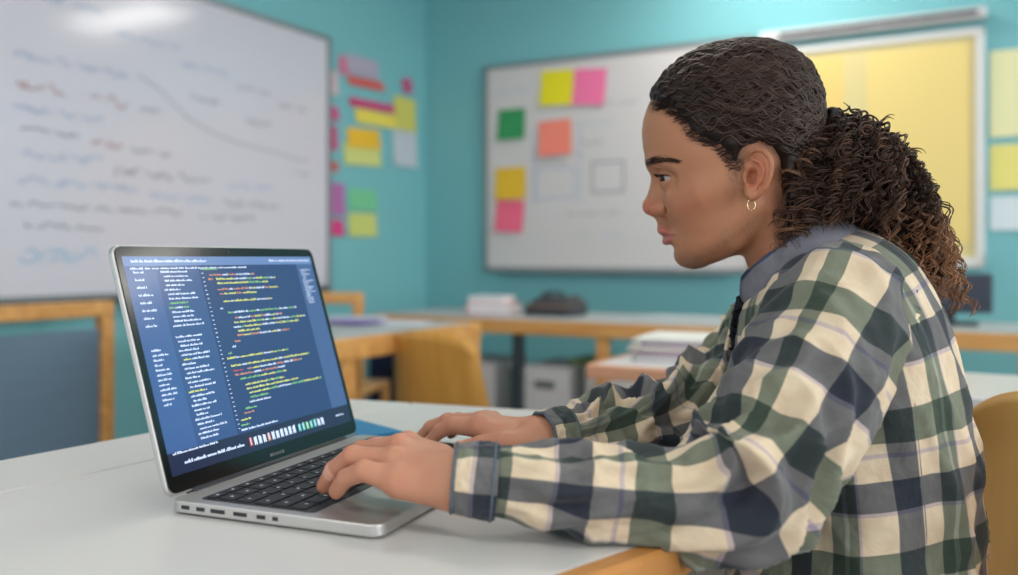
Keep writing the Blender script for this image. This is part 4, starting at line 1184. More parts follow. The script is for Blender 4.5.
# hair cap
lo = np.array([-.13, -.10, -.12]); hi = np.array([.11, .10, .135])
HS2 = .0018
G = grid_pts(lo, hi, HS2)
fh = slices(G, HR, 2.2)
Gm = G.copy(); Gm[..., 1] = np.abs(Gm[..., 1])
pp = proj(H2W(Gm)); hd = hair_inside(pp[..., 0], pp[..., 1])
sk = slices(G, SK, 2.25)
edge_w = np.clip(hd / 12, 0, 1); edge_w = edge_w * edge_w * (3 - 2 * edge_w)
fcap = sk * (1 - edge_w) + (fh) * edge_w + .0022 * (1 - edge_w) - .0008
# flow pattern towards the tie
TIE = Q(822, 128, 0)
tdir = (TIE - np.array([0, 0, TIE[2]])); 
C0 = np.array([Q(738, 128)[0], 0, Q(738, 128)[2]])
ax_t = (TIE - C0) / np.linalg.norm(TIE - C0)
e1 = np.cross(ax_t, [0, 1, 0]); e1 /= np.linalg.norm(e1); e2 = np.cross(ax_t, e1)
def flow(P):
    d = P - C0; d = d / (np.linalg.norm(d, axis=-1, keepdims=True) + 1e-9)
    th = np.arccos(np.clip(d @ ax_t, -1, 1)); ph = np.arctan2(d @ e2, d @ e1)
    return th, ph
th, ph = flow(G)
wav = .0013 * np.sin(ph * 30 + 2.2 * np.sin(th * 9 + ph * 5) + 1.3 * np.sin(ph * 11)) * np.sin(th) + .0010 * np.sin(th * 30 + 3 * np.sin(ph * 13)) * np.clip(1.5 * np.sin(th), 0, 1)
fcap = fcap - wav * edge_w
fcap = np.where(hd > -3, fcap, np.maximum(fcap, .002))
Vc, Fc = nets(fcap, lo, HS2)
M_hair = bpy.data.materials.new('dark_brown_hair'); M_hair.use_nodes = True
nth = M_hair.node_tree; bh = nth.nodes['Principled BSDF']; vc = nth.nodes.new('ShaderNodeVertexColor'); vc.layer_name = 'tone'
nth.links.new(vc.outputs['Color'], bh.inputs['Base Color']); bh.inputs['Roughness'].default_value = .5; bh.inputs['Specular IOR Level'].default_value = .28
DK = np.array(rgb(36, 26, 22)[:3]); MID = np.array(rgb(70, 52, 43)[:3]); TIP = np.array(rgb(138, 98, 70)[:3])
# strands over the scalp
from mathutils.bvhtree import BVHTree
bvh = BVHTree.FromPolygons([Vector(v) for v in Vc], [tuple(f) for f in Fc])
def on_cap(d):
    hit = bvh.ray_cast(Vector(C0) + Vector(d) * .16, -Vector(d), .2)
    return np.array(hit[0]) if hit[0] is not None else None
pths = []; cols = []
r_ = random.Random(11)
tries = 0
while len(pths) < 1700 and tries < 6000:
    tries += 1
    # root: random direction on the scalp; strand runs towards the tie
    phr = r_.uniform(-math.pi, math.pi); th0 = r_.uniform(.45, 2.6); ln = r_.uniform(.5, 1.4)
    M_ = 26; P = []
    wa, wf, wp = r_.uniform(.03, .075), r_.uniform(12, 22), r_.uniform(0, 6.28)
    drift = r_.uniform(-.15, .15)
    for i in range(M_):
        q = i / (M_ - 1); th_ = max(.06, th0 - ln * q); ph_ = phr + drift * q + wa * math.sin(wf * th_ + wp) / max(.35, math.sin(th_))
        d = math.cos(th_) * ax_t + math.sin(th_) * (math.cos(ph_) * e1 + math.sin(ph_) * e2)
        p = on_cap(d)
        if p is None: break
        pv = p.copy(); pv[1] = abs(pv[1]); s_ = proj(H2W(pv)); h_ = float(hair_inside(np.array([s_[0]]), np.array([s_[1]]))[0])
        if h_ < 1.5: 
            if i == 0: break
            P = None; break
        P.append(p + d * (.0003 + .0020 * (math.sin(wf * th_ * 1.3 + wp * 2) * .5 + .5)) * math.sin(math.pi * min(1, q * 1.0 + .02)))
    if P is None or len(P) < M_: continue
    pths.append(P); cols.append(r_.random())
pths = np.array(pths); N, M_ = pths.shape[:2]
# roots along the hairline, combed back
prof_r = np.minimum(1, np.minimum(np.linspace(0, 6, M_), np.linspace(6, 0, M_)) + .25)
rad = np.tile(prof_r, (N, 1)) * np.array([r_.uniform(.0006, .0014) for _ in range(N)])[:, None]
Vs, Fs = strands(H2W(pths), rad, 4)
Ts = (DK + (MID - DK) * np.array(cols)[:, None]).repeat(M_ * 4, 0)
Wc = H2W(Vc)
hair_o = np_mesh('hair', np.concatenate([Wc, Vs]), np.concatenate([Fc, Fs + len(Wc)]), [M_hair], person, R0, np.concatenate([np.tile(DK * .9, (len(Wc), 1)), Ts]))

# fine hairs along the hairline (short, swept back)
pths = []
for k in range(260):
    t_ = r_.random()
    px0 = np.interp(t_, [0, .25, .5, .62, .8, 1], [651, 664, 682, 690, 716, 732]); py0 = np.interp(t_, [0, .25, .5, .62, .8, 1], [105, 108, 121, 137, 146, 170]) + r_.uniform(-3, 1) + 6 * r_.random() ** 3
    ln = r_.uniform(8, 20); dx, dy = 1.0, (r_.uniform(-.5, .0) if t_ < .6 else r_.uniform(-.3, .1))
    P = []
    for i in range(10):
        q = i / 9; x = px0 + r_.uniform(-.2, .2) + ln * q * dx - 3; y = py0 + ln * q * dy + 1.2 * math.sin(q * 5 + k)
        o = Vector((0, 0, CAMZ)); d = Vector(((x - 509) / 900, 1, -(y - 258) / 900)).normalized()
        P.append((x, y))
    pths.append(P)
bodybvh = BVHTree.FromPolygons([Vector(v) for v in Wh], [tuple(f) for f in Fh])
def surf(x, y, lift=.0004):
    o = Vector((0, 0, CAMZ)); d = Vector(((x - 509) / 900, 1, -(y - 258) / 900)).normalized()
    h_ = bodybvh.ray_cast(o, d)
    if h_[0] is None: return None
    return np.array(h_[0]) + np.array(h_[1]) * lift
def mirrored(W_):
    q = W_ - O_; b = q @ L_
    return W_ - 2 * b[..., None] * L_
out = []
for P in pths:
    S_ = [surf(x, y, .0003 + .0015 * i / 9) for i, (x, y) in enumerate(P)]
    if any(s is None for s in S_): continue
    S_ = np.array(S_)
    if np.abs(np.diff(S_, axis=0)).max() > .012: continue
    out.append(S_)
out = np.array(out)
for oo in (out, mirrored(out)):
    rad = np.tile(np.linspace(.00014, .0003, 10), (len(oo), 1))
    Vs, Fs = strands(oo, rad, 3)
    np_mesh('hairline_wisps', Vs, Fs, [M_hair], hair_o, R0, np.tile(DK, (len(Vs), 1)))
# eyebrow hairs
out = []
for k in range(120):
    x = 645.5 + 31.5 * r_.random() ** 1.25; c_y = np.interp(x, [646, 655, 665, 673, 680], [163.5, 160.6, 159.2, 160.4, 163.5]); h_ = np.interp(x, [645, 648, 656, 668, 676, 680], [2.6, 3.2, 3.2, 2.4, 1.4, .5])
    y = c_y + r_.uniform(-h_, h_); ln = r_.uniform(4, 7); sl_ = r_.uniform(-.6, -.1) if x < 655 else r_.uniform(-.15, .35)
    S_ = [surf(x + ln * i / 5, y + ln * sl_ * i / 5, .0003 + .0007 * math.sin(i / 5 * 3.1)) for i in range(6)]
    if any(s is None for s in S_): continue
    out.append(S_)
out = np.array(out)
for oo in (out, mirrored(out)):
    Vs, Fs = strands(oo, np.tile(np.linspace(.00026, .00012, 6), (len(oo), 1)), 3)
    np_mesh('eyebrow', Vs, Fs, [M_hair], person, R0, np.tile(DK, (len(Vs), 1)))
# upper lashes
out = []
for sg in (1, -1):
    for k in range(26):
        az = -18 + 92 * k / 25; u = max(-1, min(1, (az - 24) / 60)); el = 12 * math.sqrt(1 - u * u) + 1 - 2 * u
        P = []
        for i in range(6):
            q = i / 5; rr_ = ER + .0012 + .0062 * q; e_ = math.radians(el + 1 - 16 * q + 15 * q * q)
            P.append(EYE * np.array([1, 1, 1]) + rr_ * np.array([math.cos(e_) * math.cos(math.radians(az)), math.cos(e_) * math.sin(math.radians(az)), math.sin(e_)]))
        P = np.array(P); P[:, 1] *= sg; out.append(P)
Vs, Fs = strands(H2W(np.array(out)), np.tile(np.linspace(.00028, .0001, 6), (len(out), 1)), 3)
np_mesh('eyelashes', Vs, Fs, [M_hair], person, R0, np.tile(DK * .6, (len(Vs), 1)))

# hair tie
tp = H2W(TIE); M_tie = mat('black_hair_tie', (24, 26, 34), .7)
ring = []
axw = ax_t[0] * F_ + ax_t[1] * L_ + ax_t[2] * Z_; u1 = np.cross(axw, Z_); u1 /= np.linalg.norm(u1); u2 = np.cross(axw, u1)
tpc = tp + axw * .010
for k in range(29):
    a = 2 * math.pi * k / 28; ring.append(tpc + .017 * (math.cos(a) * u1 + math.sin(a) * u2) + axw * .002 * math.sin(a * 5))
mb = MB().tube(ring, .0048, 10, caps=False); 
np_mesh('hair_tie', np.array(mb.v), np.array([f for f in mb.f]), [M_tie], person, R0)

# ponytail: core volume and ringlets
pc = [(822, 128, 0, .016), (842, 142, 0, .024), (852, 172, 0, .036), (858, 198, 0, .038)]
pcore2 = [(842, 150, 0, .026), (820, 185, .004, .030), (806, 212, .012, .026)]
pcore3 = [(858, 180, 0, .036), (888, 205, 0, .032), (915, 238, 0, .022), (935, 268, 0, .010)]
G = grid_pts(np.array([-.28, -.09, -.16]), np.array([-.02, .09, .08]), .003)
f = chain(G, [Q(x, y, b) for x, y, b, r in pc], [q[3] for q in pc])
for pcx in (pcore2, pcore3): f = smin(f, chain(G, [Q(x, y, b) for x, y, b, r in pcx], [q[3] for q in pcx]), .012)
f -= .004 * np.sin(G[..., 0] * 420 + 2 * np.sin(G[..., 2] * 300)) * np.sin(G[..., 2] * 380 + G[..., 1] * 200) * np.sin(G[..., 1] * 330 + 1)
Vp, Fp = nets(f, np.array([-.28, -.09, -.16]), .003)
Wp = H2W(Vp)
ends_poly = [(782, 180), (779, 205), (780, 240), (784, 246), (800, 232), (822, 226), (846, 226), (872, 238), (898, 258), (916, 282), (934, 302), (950, 312), (962, 298), (960, 272), (948, 248), (940, 222), (932, 196), (920, 168), (902, 146), (880, 130), (858, 124)]
NG, MR, PER_R = 540, 96, 3
NR = NG * PER_R
paths = np.zeros((NR, MR, 3)); rads = np.zeros((NR, MR)); tcol = np.zeros((NR, MR))
P0c = TIE + ax_t * .014
for k in range(NG):
    t_ = r_.random() * (len(ends_poly) - 1); i = int(t_); q = t_ - i
    ex = ends_poly[i][0] * (1 - q) + ends_poly[i + 1][0] * q; ey = ends_poly[i][1] * (1 - q) + ends_poly[i + 1][1] * q
    air = r_.random() < .24
    if r_.random() < .27: t_ = r_.uniform(.2, 5.2); i = int(t_); q = t_ - i; ex = ends_poly[i][0] * (1 - q) + ends_poly[i + 1][0] * q; ey = ends_poly[i][1] * (1 - q) + ends_poly[i + 1][1] * q
    sc_ = min(.97, 1.0 - abs(r_.gauss(0, .27))) if not air else r_.uniform(.94, 1.13)
    cx_, cy_ = 848, 180
    ex = cx_ + (ex - cx_) * max(.2, sc_); ey = cy_ + (ey - cy_) * max(.2, sc_)
    bb_ = r_.gauss(0, 1) * .026 + .006
    ce = max(0, 1 - math.hypot((ex - cx_) / 75, (ey - cy_) / 62)); bb_ = bb_ * (1 + .5 * ce) + math.copysign(.036 * ce, bb_)
    if ex < 845: bb_ = r_.uniform(.03, .074) if r_.random() < .8 else -r_.uniform(.01, .07)
    if k % 5 == 0: ex, ey, bb_ = r_.uniform(826, 905), r_.uniform(150, 228), r_.uniform(.058, .080); air = False
    E_ = Q(ex, ey, max(-.080, min(.080, bb_)))
    S_ = P0c + np.array([r_.gauss(0, .004), r_.gauss(0, .008), r_.gauss(0, .007)])
    chord = np.linalg.norm(E_ - S_)
    out_dir = ax_t * .7 + np.array([0, np.sign(bb_) * .6, .45]); out_dir /= np.linalg.norm(out_dir)
    Mi = S_ + (E_ - S_) * .4 + out_dir * chord * r_.uniform(.22, .42)
    s = np.linspace(0, 1, MR)[:, None]
    base = (1 - s) ** 2 * S_ + 2 * s * (1 - s) * Mi + s ** 2 * E_
    tg = np.gradient(base, axis=0); tg /= np.linalg.norm(tg, axis=1, keepdims=True)
    ref = np.array([.3, 1, .2]); uu = np.cross(tg, ref); uu /= np.linalg.norm(uu, axis=1, keepdims=True); ww = np.cross(tg, uu)
    L_tot = chord * 1.2; turns = L_tot / (r_.uniform(.013, .023) if not air else r_.uniform(.018, .030)); R0_ = r_.uniform(.0030, .0062) if not air else r_.uniform(.0042, .0085); p0_ = r_.uniform(0, 6.28); tone_k = r_.random()
    base = base + .006 * np.sin(s * r_.uniform(5, 9) + k) * ww * s + .005 * np.sin(s * r_.uniform(4, 8) + 2 * k) * uu * s
    for m_ in range(PER_R):
        kk = k * PER_R + m_
        R_h = R0_ * r_.uniform(.85, 1.15) * np.clip(s * 5, 0.1, 1) * (1 - .2 * s)
        phs = p0_ + r_.uniform(-.35, .35) + 2 * math.pi * turns * (s + .05 * np.sin(s * 9 + k)) + r_.uniform(-.5, .5) * s
        paths[kk] = base + R_h * (np.cos(phs) * uu + np.sin(phs) * ww) + np.array([r_.gauss(0, .0006) for _ in range(3)]) * s * 2
        rads[kk] = r_.uniform(.00045, .0009) * np.clip(np.minimum(s[:, 0] * 10 + .5, (1 - s[:, 0]) * 8 + .3), 0, 1)
        pk = proj(H2W(paths[kk]))
        reach = np.clip((pk[:, 1] - 200) / 90, 0, 1) * np.clip((pk[:, 0] - 850) / 70, 0, 1)
        tcol[kk] = np.clip(reach * 1.1 + (.25 + .4 * tone_k + (.22 if air else 0)) * s[:, 0] + .12 * r_.random(), 0, 1)
# ------------------------------------------------------------------ shirt
from mathutils import noise as mn
M_shirt = bpy.data.materials.new('plaid_flannel'); M_shirt.use_nodes = True
nt = M_shirt.node_tree; b = nt.nodes['Principled BSDF']; b.inputs['Roughness'].default_value = .9; b.inputs['Specular IOR Level'].default_value = .15
b.inputs['Sheen Weight'].default_value = .15; b.inputs['Sheen Roughness'].default_value = .5
uvn = nt.nodes.new('ShaderNodeUVMap'); uvn.uv_map = 'cloth'
# slight weave waviness
nz = nt.nodes.new('ShaderNodeTexNoise'); nz.inputs['Scale'].default_value = 9; nt.links.new(uvn.outputs[0], nz.inputs['Vector'])
sub = nt.nodes.new('ShaderNodeVectorMath'); sub.operation = 'SUBTRACT'; sub.inputs[1].default_value = (.5, .5, .5); nt.links.new(nz.outputs['Color'], sub.inputs[0])
scl = nt.nodes.new('ShaderNodeVectorMath'); scl.operation = 'SCALE'; scl.inputs['Scale'].default_value = .008; nt.links.new(sub.outputs[0], scl.inputs[0])
addv = nt.nodes.new('ShaderNodeVectorMath'); addv.operation = 'ADD'; nt.links.new(uvn.outputs[0], addv.inputs[0]); nt.links.new(scl.outputs[0], addv.inputs[1])
sep = nt.nodes.new('ShaderNodeSeparateXYZ'); nt.links.new(addv.outputs[0], sep.inputs[0])
PER = .120
CR = (232, 222, 206); GR = (124, 136, 127); NV = (112, 117, 127); LV = (200, 192, 204)
def stripe(sock, stops):
    d = nt.nodes.new('ShaderNodeMath'); d.operation = 'DIVIDE'; d.inputs[1].default_value = PER; nt.links.new(sock, d.inputs[0])
    f_ = nt.nodes.new('ShaderNodeMath'); f_.operation = 'FRACT'; nt.links.new(d.outputs[0], f_.inputs[0])
    r = nt.nodes.new('ShaderNodeValToRGB'); cr = r.color_ramp; cr.interpolation = 'CONSTANT'
    while len(cr.elements) < len(stops): cr.elements.new(.5)
    for e, (p, c) in zip(cr.elements, stops): e.position = p; e.color = rgb(*c)
    nt.links.new(f_.outputs[0], r.inputs[0]); return r.outputs[0]
su = stripe(sep.outputs[0], [(0, CR), (.26, GR), (.50, CR), (.57, LV), (.60, CR), (.76, NV), (.97, LV)])
sv = stripe(sep.outputs[1], [(0, CR), (.24, NV), (.50, CR), (.74, GR), (.86, (160, 172, 168)), (.90, GR), (.98, LV)])
mx = nt.nodes.new('ShaderNodeMix'); mx.data_type = 'RGBA'; mx.blend_type = 'MULTIPLY'; mx.inputs[0].default_value = 1.0
nt.links.new(su, mx.inputs[6]); nt.links.new(sv, mx.inputs[7])
# fine wear mottling
n2 = nt.nodes.new('ShaderNodeTexNoise'); n2.inputs['Scale'].default_value = 60; n2.inputs['Detail'].default_value = 5; nt.links.new(uvn.outputs[0], n2.inputs['Vector'])
mm = nt.nodes.new('ShaderNodeMix'); mm.data_type = 'RGBA'; mm.blend_type = 'OVERLAY'; mm.inputs[0].default_value = .30
nt.links.new(mx.outputs[2], mm.inputs[6]); nt.links.new(n2.outputs['Fac'], mm.inputs[7]); nt.links.new(mm.outputs[2], b.inputs['Base Color'])
bp = nt.nodes.new('ShaderNodeBump'); bp.inputs['Strength'].default_value = .9; bp.inputs['Distance'].default_value = .004
n3 = nt.nodes.new('ShaderNodeTexNoise'); n3.inputs['Scale'].default_value = 38; n3.inputs['Detail'].default_value = 4; n3.inputs['Distortion'].default_value = .6; nt.links.new(uvn.outputs[0], n3.inputs['Vector'])
nt.links.new(n3.outputs['Fac'], bp.inputs['Height']); nt.links.new(bp.outputs['Normal'], b.inputs['Normal'])
M_denim = mat('faded_navy_collar', (70, 80, 104), .9, noise=.25, nscale=120, bump=.6, spec=.15)
M_leaf = mat('faded_lilac_grey_collar', (118, 118, 128), .9, noise=.45, nscale=55, bump=.6, spec=.15)
M_darkfray = mat('dark_frayed_cloth', (40, 44, 52), .95, noise=.4, nscale=200, bump=.8, spec=.1)
M_cuffd = mat('frayed_blue_cuff', (92, 104, 112), .95, noise=.35, nscale=300, bump=.8, spec=.1)

def cspline(pts, n):
    """Catmull-Rom through rows of pts, uniform in arc length"""
    pts = np.array(pts, float); m = len(pts)
    ext = np.vstack([2 * pts[0] - pts[1], pts, 2 * pts[-1] - pts[-2]])
    out = []
    for i in range(m - 1):
        p0, p1, p2, p3 = ext[i:i + 4]
        for t in np.linspace(0, 1, 24, endpoint=False):
            out.append(.5 * ((2 * p1) + (-p0 + p2) * t + (2 * p0 - 5 * p1 + 4 * p2 - p3) * t * t + (-p0 + 3 * p1 - 3 * p2 + p3) * t ** 3))
    out.append(pts[-1]); out = np.array(out)
    s = np.concatenate([[0], np.cumsum(np.linalg.norm(np.diff(out[:, :3], axis=0), axis=1))])
    q = np.linspace(0, s[-1], n)
    return np.stack([np.interp(q, s, out[:, k]) for k in range(out.shape[1])], -1), q

def over_table(x, y):
    xe = np.interp(y, [p[1] for p in edge], [p[0] + .024 for p in edge])
    return x < xe
def ridge(x, y, z): return 1 - 2 * abs(mn.noise((x, y, z)))

def sleeve(name, path, seed, fold, parent, n=200, m=110, uvo=(0, 0), twist=0.0, table=True, lean=None):
    W = np.array([list(Pd(*p[:3])) + [p[3]] for p in path])
    C, s = cspline(W, n)
    t = np.gradient(C[:, :3], axis=0); t /= np.linalg.norm(t, axis=1, keepdims=True)
    u = np.array([0, 0, 1.]); U = []
    for i in range(n):
        u = u - t[i] * (u @ t[i]); u /= np.linalg.norm(u); U.append(u)
    U = np.array(U); Wd = np.cross(t, U)
    P = np.zeros((n, m, 3)); UV = np.zeros((n, m + 1, 2))
    for i in range(n):
        for j in range(m):
            a = 2 * math.pi * j / m
            ca, sa = math.cos(a), math.sin(a)
            r = C[i, 3]
            amp = fold(s[i] / s[-1], a)
            # sharp compression folds across the tube, drifting around it
            x = s[i] * 26 + .9 * math.sin(a + seed) + .5 * math.sin(2 * a + seed * 2)
            f1 = ridge(x, ca * .9 + seed, sa * .9) - .35
            f2 = ridge(s[i] * 9 + seed, ca * 1.6 + s[i] * 14, sa * 1.6 - s[i] * 9) - .4
            f3 = mn.noise((s[i] * 60, ca * 3, sa * 3 + seed))
            d = amp * (.0100 * f1 + .0120 * f2 + .0024 * f3)
            d = max(d, -.0075)
            P[i, j] = C[i, :3] + (r + d) * (ca * U[i] + sa * Wd[i])
            UV[i, j] = (s[i] + uvo[0], a * .052 + uvo[1] + twist * s[i])
        UV[i, m] = (s[i] + uvo[0], 2 * math.pi * .052 + uvo[1] + twist * s[i])
    if table:
        ov = over_table(P[..., 0], P[..., 1])
        low = TZ + .0016
        zc = P[..., 2]
        P[..., 2] = np.where(ov & (zc < low), low + (zc - low) * .02, zc)
    idx = np.arange(n * m).reshape(n, m); FQ = []; uv = []
    for i in range(n - 1):
        for j in range(m):
            j2 = (j + 1) % m
            FQ.append((idx[i, j], idx[i, j2], idx[i + 1, j2], idx[i + 1, j]))
            uv += [UV[i, j], UV[i, j + 1], UV[i + 1, j + 1], UV[i + 1, j]]
    return P, np.array(FQ), np.array(uv), C, s, t, U, Wd

def solidify(o, th=.0012):
    q = o.modifiers.new('solid', 'SOLIDIFY'); q.thickness = th; q.offset = -1; return o

def fold_near(q, a):
    k = .75 + .9 * math.exp(-((q - .58) / .10) ** 2)          # elbow
    if q < .12: k *= .3 + .7 * q / .12
    return k * (1.0 if q > .5 else .75) * (1 if q < .92 else max(.12, (1 - q) / .08))
def fold_far(q, a):
    return 1.5 * min(1, .2 + q * 3) * (1 if q < .9 else max(.1, (1 - q) / .1))

# torso
rings = np.array([[*((H2W(Q(*b_)) + H2W(Q(*f_))) / 2), *((H2W(Q(*f_)) - H2W(Q(*b_))) / 2), w] for b_, f_, w in TR])
NT, MT = 190, 230
C, s = cspline(rings, NT)
P = np.zeros((NT, MT, 3)); UV = np.zeros((NT, MT + 1, 2))
for i in range(NT):
    c = C[i, :3]; D = C[i, 3:6]; w = C[i, 6]; hdp = np.linalg.norm(D)
    q = s[i] / s[-1]
    for j in range(MT + 1):
        a = 2 * math.pi * j / MT
        ca, sa = math.cos(a), math.sin(a)
        n_ = 2.0 + .35 * min(1, q * 3)
        xx = abs(ca) ** (2 / n_) * math.copysign(1, ca); yy = abs(sa) ** (2 / n_) * math.copysign(1, sa)
        UV[i, j] = (s[i] * 1.0 + .012, a * .150 + .02 + .0)
        if j == MT: continue
        # folds: gathered above the waist at the back, long soft drapes elsewhere
        zf = s[i]
        am = min(1, q * 5) * (.7 + 1.1 * math.exp(-((q - .80) / .16) ** 2))
        f1 = ridge(zf * 16 + 1.2 * math.sin(a * 2 + 1), ca * 1.3 + 3, sa * 1.3) - .35
        f2 = ridge(zf * 6 + 7, ca * 2.6 + zf * 5, sa * 2.6) - .4
        f3 = mn.noise((zf * 40, ca * 5, sa * 5))
        d = am * (.0080 * f1 + .0095 * f2 + .0020 * f3)
        nrm = (D / hdp) * ca + L_ * sa
        P[i, j] = c + D * xx + L_ * w * yy + nrm * d
idx = np.arange(NT * MT).reshape(NT, MT); FQ = []; uv = []
for i in range(NT - 1):
    for j in range(MT):
        j2 = (j + 1) % MT
        FQ.append((idx[i, j], idx[i, j2], idx[i + 1, j2], idx[i + 1, j])); uv += [UV[i, j], UV[i, j + 1], UV[i + 1, j + 1], UV[i + 1, j]]
shirt = solidify(np_mesh('shirt', P.reshape(-1, 3), np.array(FQ), [M_shirt], person, R0, uvs=np.array(uv)), .0015)
TORSO = P.copy()
torso_bvh = BVHTree.FromPolygons([Vector(v) for v in P.reshape(-1, 3)], [tuple(int(x) for x in f) for f in FQ])

Pn, Fq_, uv_, Cn, sn, tn, Un, Wn = sleeve('s', NS, 1.3, fold_near, None, n=230, m=130, uvo=(.03, .015), twist=.0)
solidify(np_mesh('sleeve', Pn.reshape(-1, 3), Fq_, [M_shirt], shirt, R0, uvs=uv_))
Pf_, Fq2, uv2, Cf, sf, tf, Uf, Wf = sleeve('s', FS, 4.1, fold_far, None, n=170, m=100, uvo=(.0, .04), twist=.25)
solidify(np_mesh('sleeve', Pf_.reshape(-1, 3), Fq2, [M_shirt], shirt, R0, uvs=uv2))

# cuffs: a stiffer band with a frayed rim
def cuff(C, t, U, Wd, ext, seed, uvo):
    c0 = C[-1, :3] - t[-1] * .006; tt = t[-1]; rows_ = []
    n = 30; m = 96; Pc = np.zeros((n, m, 3)); UVc = np.zeros((n, m + 1, 2))
    for i in range(n):
        q = i / (n - 1); l = ext * q
        for j in range(m + 1):
            a = 2 * math.pi * j / m
            bulge = .0022 * math.sin(min(1, q * 1.02) * math.pi) ** .5
            d = bulge + .0014 * ridge(l * 60 + seed, math.cos(a) * 2.5, math.sin(a) * 2.5) + .0010 * mn.noise((l * 220, a * 6, seed))
            r = C[-1, 3] + .0026 + d - .0034 * q
            UVc[i, j] = (l + uvo, a * .03 + .03)
            if j < m: Pc[i, j] = c0 + tt * l + r * (math.cos(a) * U[-1] * .98 + math.sin(a) * Wd[-1])
    Pc[..., 2] = np.where(over_table(Pc[..., 0], Pc[..., 1]), np.maximum(Pc[..., 2], TZ + .0016), Pc[..., 2])
    idx = np.arange(n * m).reshape(n, m); FQ = []; uv = []
    for i in range(n - 1):
        for j in range(m):
            j2 = (j + 1) % m; FQ.append((idx[i, j], idx[i, j2], idx[i + 1, j2], idx[i + 1, j])); uv += [UVc[i, j], UVc[i, j + 1], UVc[i + 1, j + 1], UVc[i + 1, j]]
    cf = solidify(np_mesh('cuff', Pc.reshape(-1, 3), np.array(FQ), [M_shirt], shirt, R0, uvs=np.array(uv)), .0018)
    for k, (row, mm_) in enumerate(((n - 1, M_cuffd), (3, M_cuffd))):
        ring_ = [tuple(Pc[row, j % m]) for j in range(m + 1)]
        mb = MB().tube(ring_, .0017 if k == 0 else .0010, 8, caps=False)
        np_mesh('stitched_rim', np.array(mb.v), np.array(mb.f), [mm_], shirt, R0)
    return Pc
cn = cuff(Cn, tn, Un, Wn, .034, 2.0, .10)
cf_ = cuff(Cf, tf, Uf, Wf, .030, 5.0, .04)

# sleeve seam ring at the near shoulder
k0 = 40
ring_ = [tuple(Pn[k0, j % Pn.shape[1]]) for j in range(Pn.shape[1] + 1)]
mb = MB().tube(ring_, .0011, 6, caps=False)
np_mesh('sleeve_seam', np.array(mb.v), np.array(mb.f), [M_cuffd], shirt, R0)

# collar: stand around the neck and a folded leaf
def collar():
    n = 72; Pg = []
    cen_b, cen_f = H2W(Q(846, 229)), H2W(Q(752, 293))
    c = (cen_b + cen_f) / 2; D = (cen_f - cen_b) / 2; up = np.cross(D / np.linalg.norm(D), -L_); up = up / np.linalg.norm(up)
    if up[2] < 0: up = -up
    prof_ = [(-.006, 1.06, 0), (.010, 1.0, 0), (.023, .97, 0), (.027, 1.0, 0), (.024, 1.06, 0), (.015, 1.11, 1), (.004, 1.165, 1), (-.006, 1.215, 1)]
    UV = []
    for i in range(n + 1):
        a = math.radians(14) + (2 * math.pi - math.radians(28)) * i / n      # open at the front
        ca, sa = math.cos(a), math.sin(a); row = []
        fr_ = max(0, math.cos(a)) ** 3
        for k, (h_, r, lf) in enumerate(prof_):
            hh = h_ - (.012 * fr_ if lf else .006 * fr_) 
            p = c + (D * ca * r + L_ * .0585 * sa * r) + up * hh + (D / np.linalg.norm(D)) * (.010 * fr_ * lf)
            p = p + up * .0015 * mn.noise((a * 4, k * .7, 2)) 
            row.append(p)
        Pg.append(row)
    return np.array(Pg), up
Pcol, upc = collar()
n, m = Pcol.shape[:2]; idx = np.arange(n * m).reshape(n, m); FQ = []; uv = []; mi = []
for i in range(n - 1):
    for j in range(m - 1):
        FQ.append((idx[i, j], idx[i, j + 1], idx[i + 1, j + 1], idx[i + 1, j]))
        for (x, y) in ((i, j), (i, j + 1), (i + 1, j + 1), (i + 1, j)): uv.append((x * .0058 + .06, y * .009 + .035))
        mi.append(0 if j < 4 else 1)
co = np_mesh('collar', Pcol.reshape(-1, 3), np.array(FQ), [M_denim, M_leaf], shirt, R0, uvs=np.array(uv), mi=mi)
q = co.modifiers.new('sub', 'SUBSURF'); q.levels = 1; q.render_levels = 1; solidify(co, .002)

# placket: front strip with buttons, following the chest
pl = MB(); L0 = []
for k in range(60):
    i = 6 + int(k * (NT - 10) / 60); L0.append(TORSO[i, 0])
L0 = np.array(L0)
nrm = F_ + Z_ * .25
Pp = np.array([[p + L_ * o + F_ * (.0045 + .001 * math.sin(k * .9)) for o in (-.018, -.009, 0, .009, .018)] for k, p in enumerate(L0)])
idx = np.arange(Pp.shape[0] * 5).reshape(-1, 5); FQ = []; uv = []
for i in range(Pp.shape[0] - 1):
    for j in range(4):
        FQ.append((idx[i, j], idx[i, j + 1], idx[i + 1, j + 1], idx[i + 1, j]))
        for (x, y) in ((i, j), (i, j + 1), (i + 1, j + 1), (i + 1, j)): uv.append((x * .0075 + .03, y * .009 + .05))
plo = solidify(np_mesh('placket', Pp.reshape(-1, 3), np.array(FQ), [M_shirt], shirt, R0, uvs=np.array(uv)), .004)
M_btn = mat('dark_button', (52, 50, 54), .3)
for k in (8, 18, 28, 38, 48):
    p = L0[k] + F_ * .0085; mb = MB().tube([p - F_ * .001, p + F_ * .0018], .0052, 16)
    vs = np.array(mb.v); o_ = MB(); o_.v = mb.v; o_.f = mb.f; o_.mi = mb.mi
    me_o = o_.build('button', M_btn, shirt, M=Matrix.Identity(4))
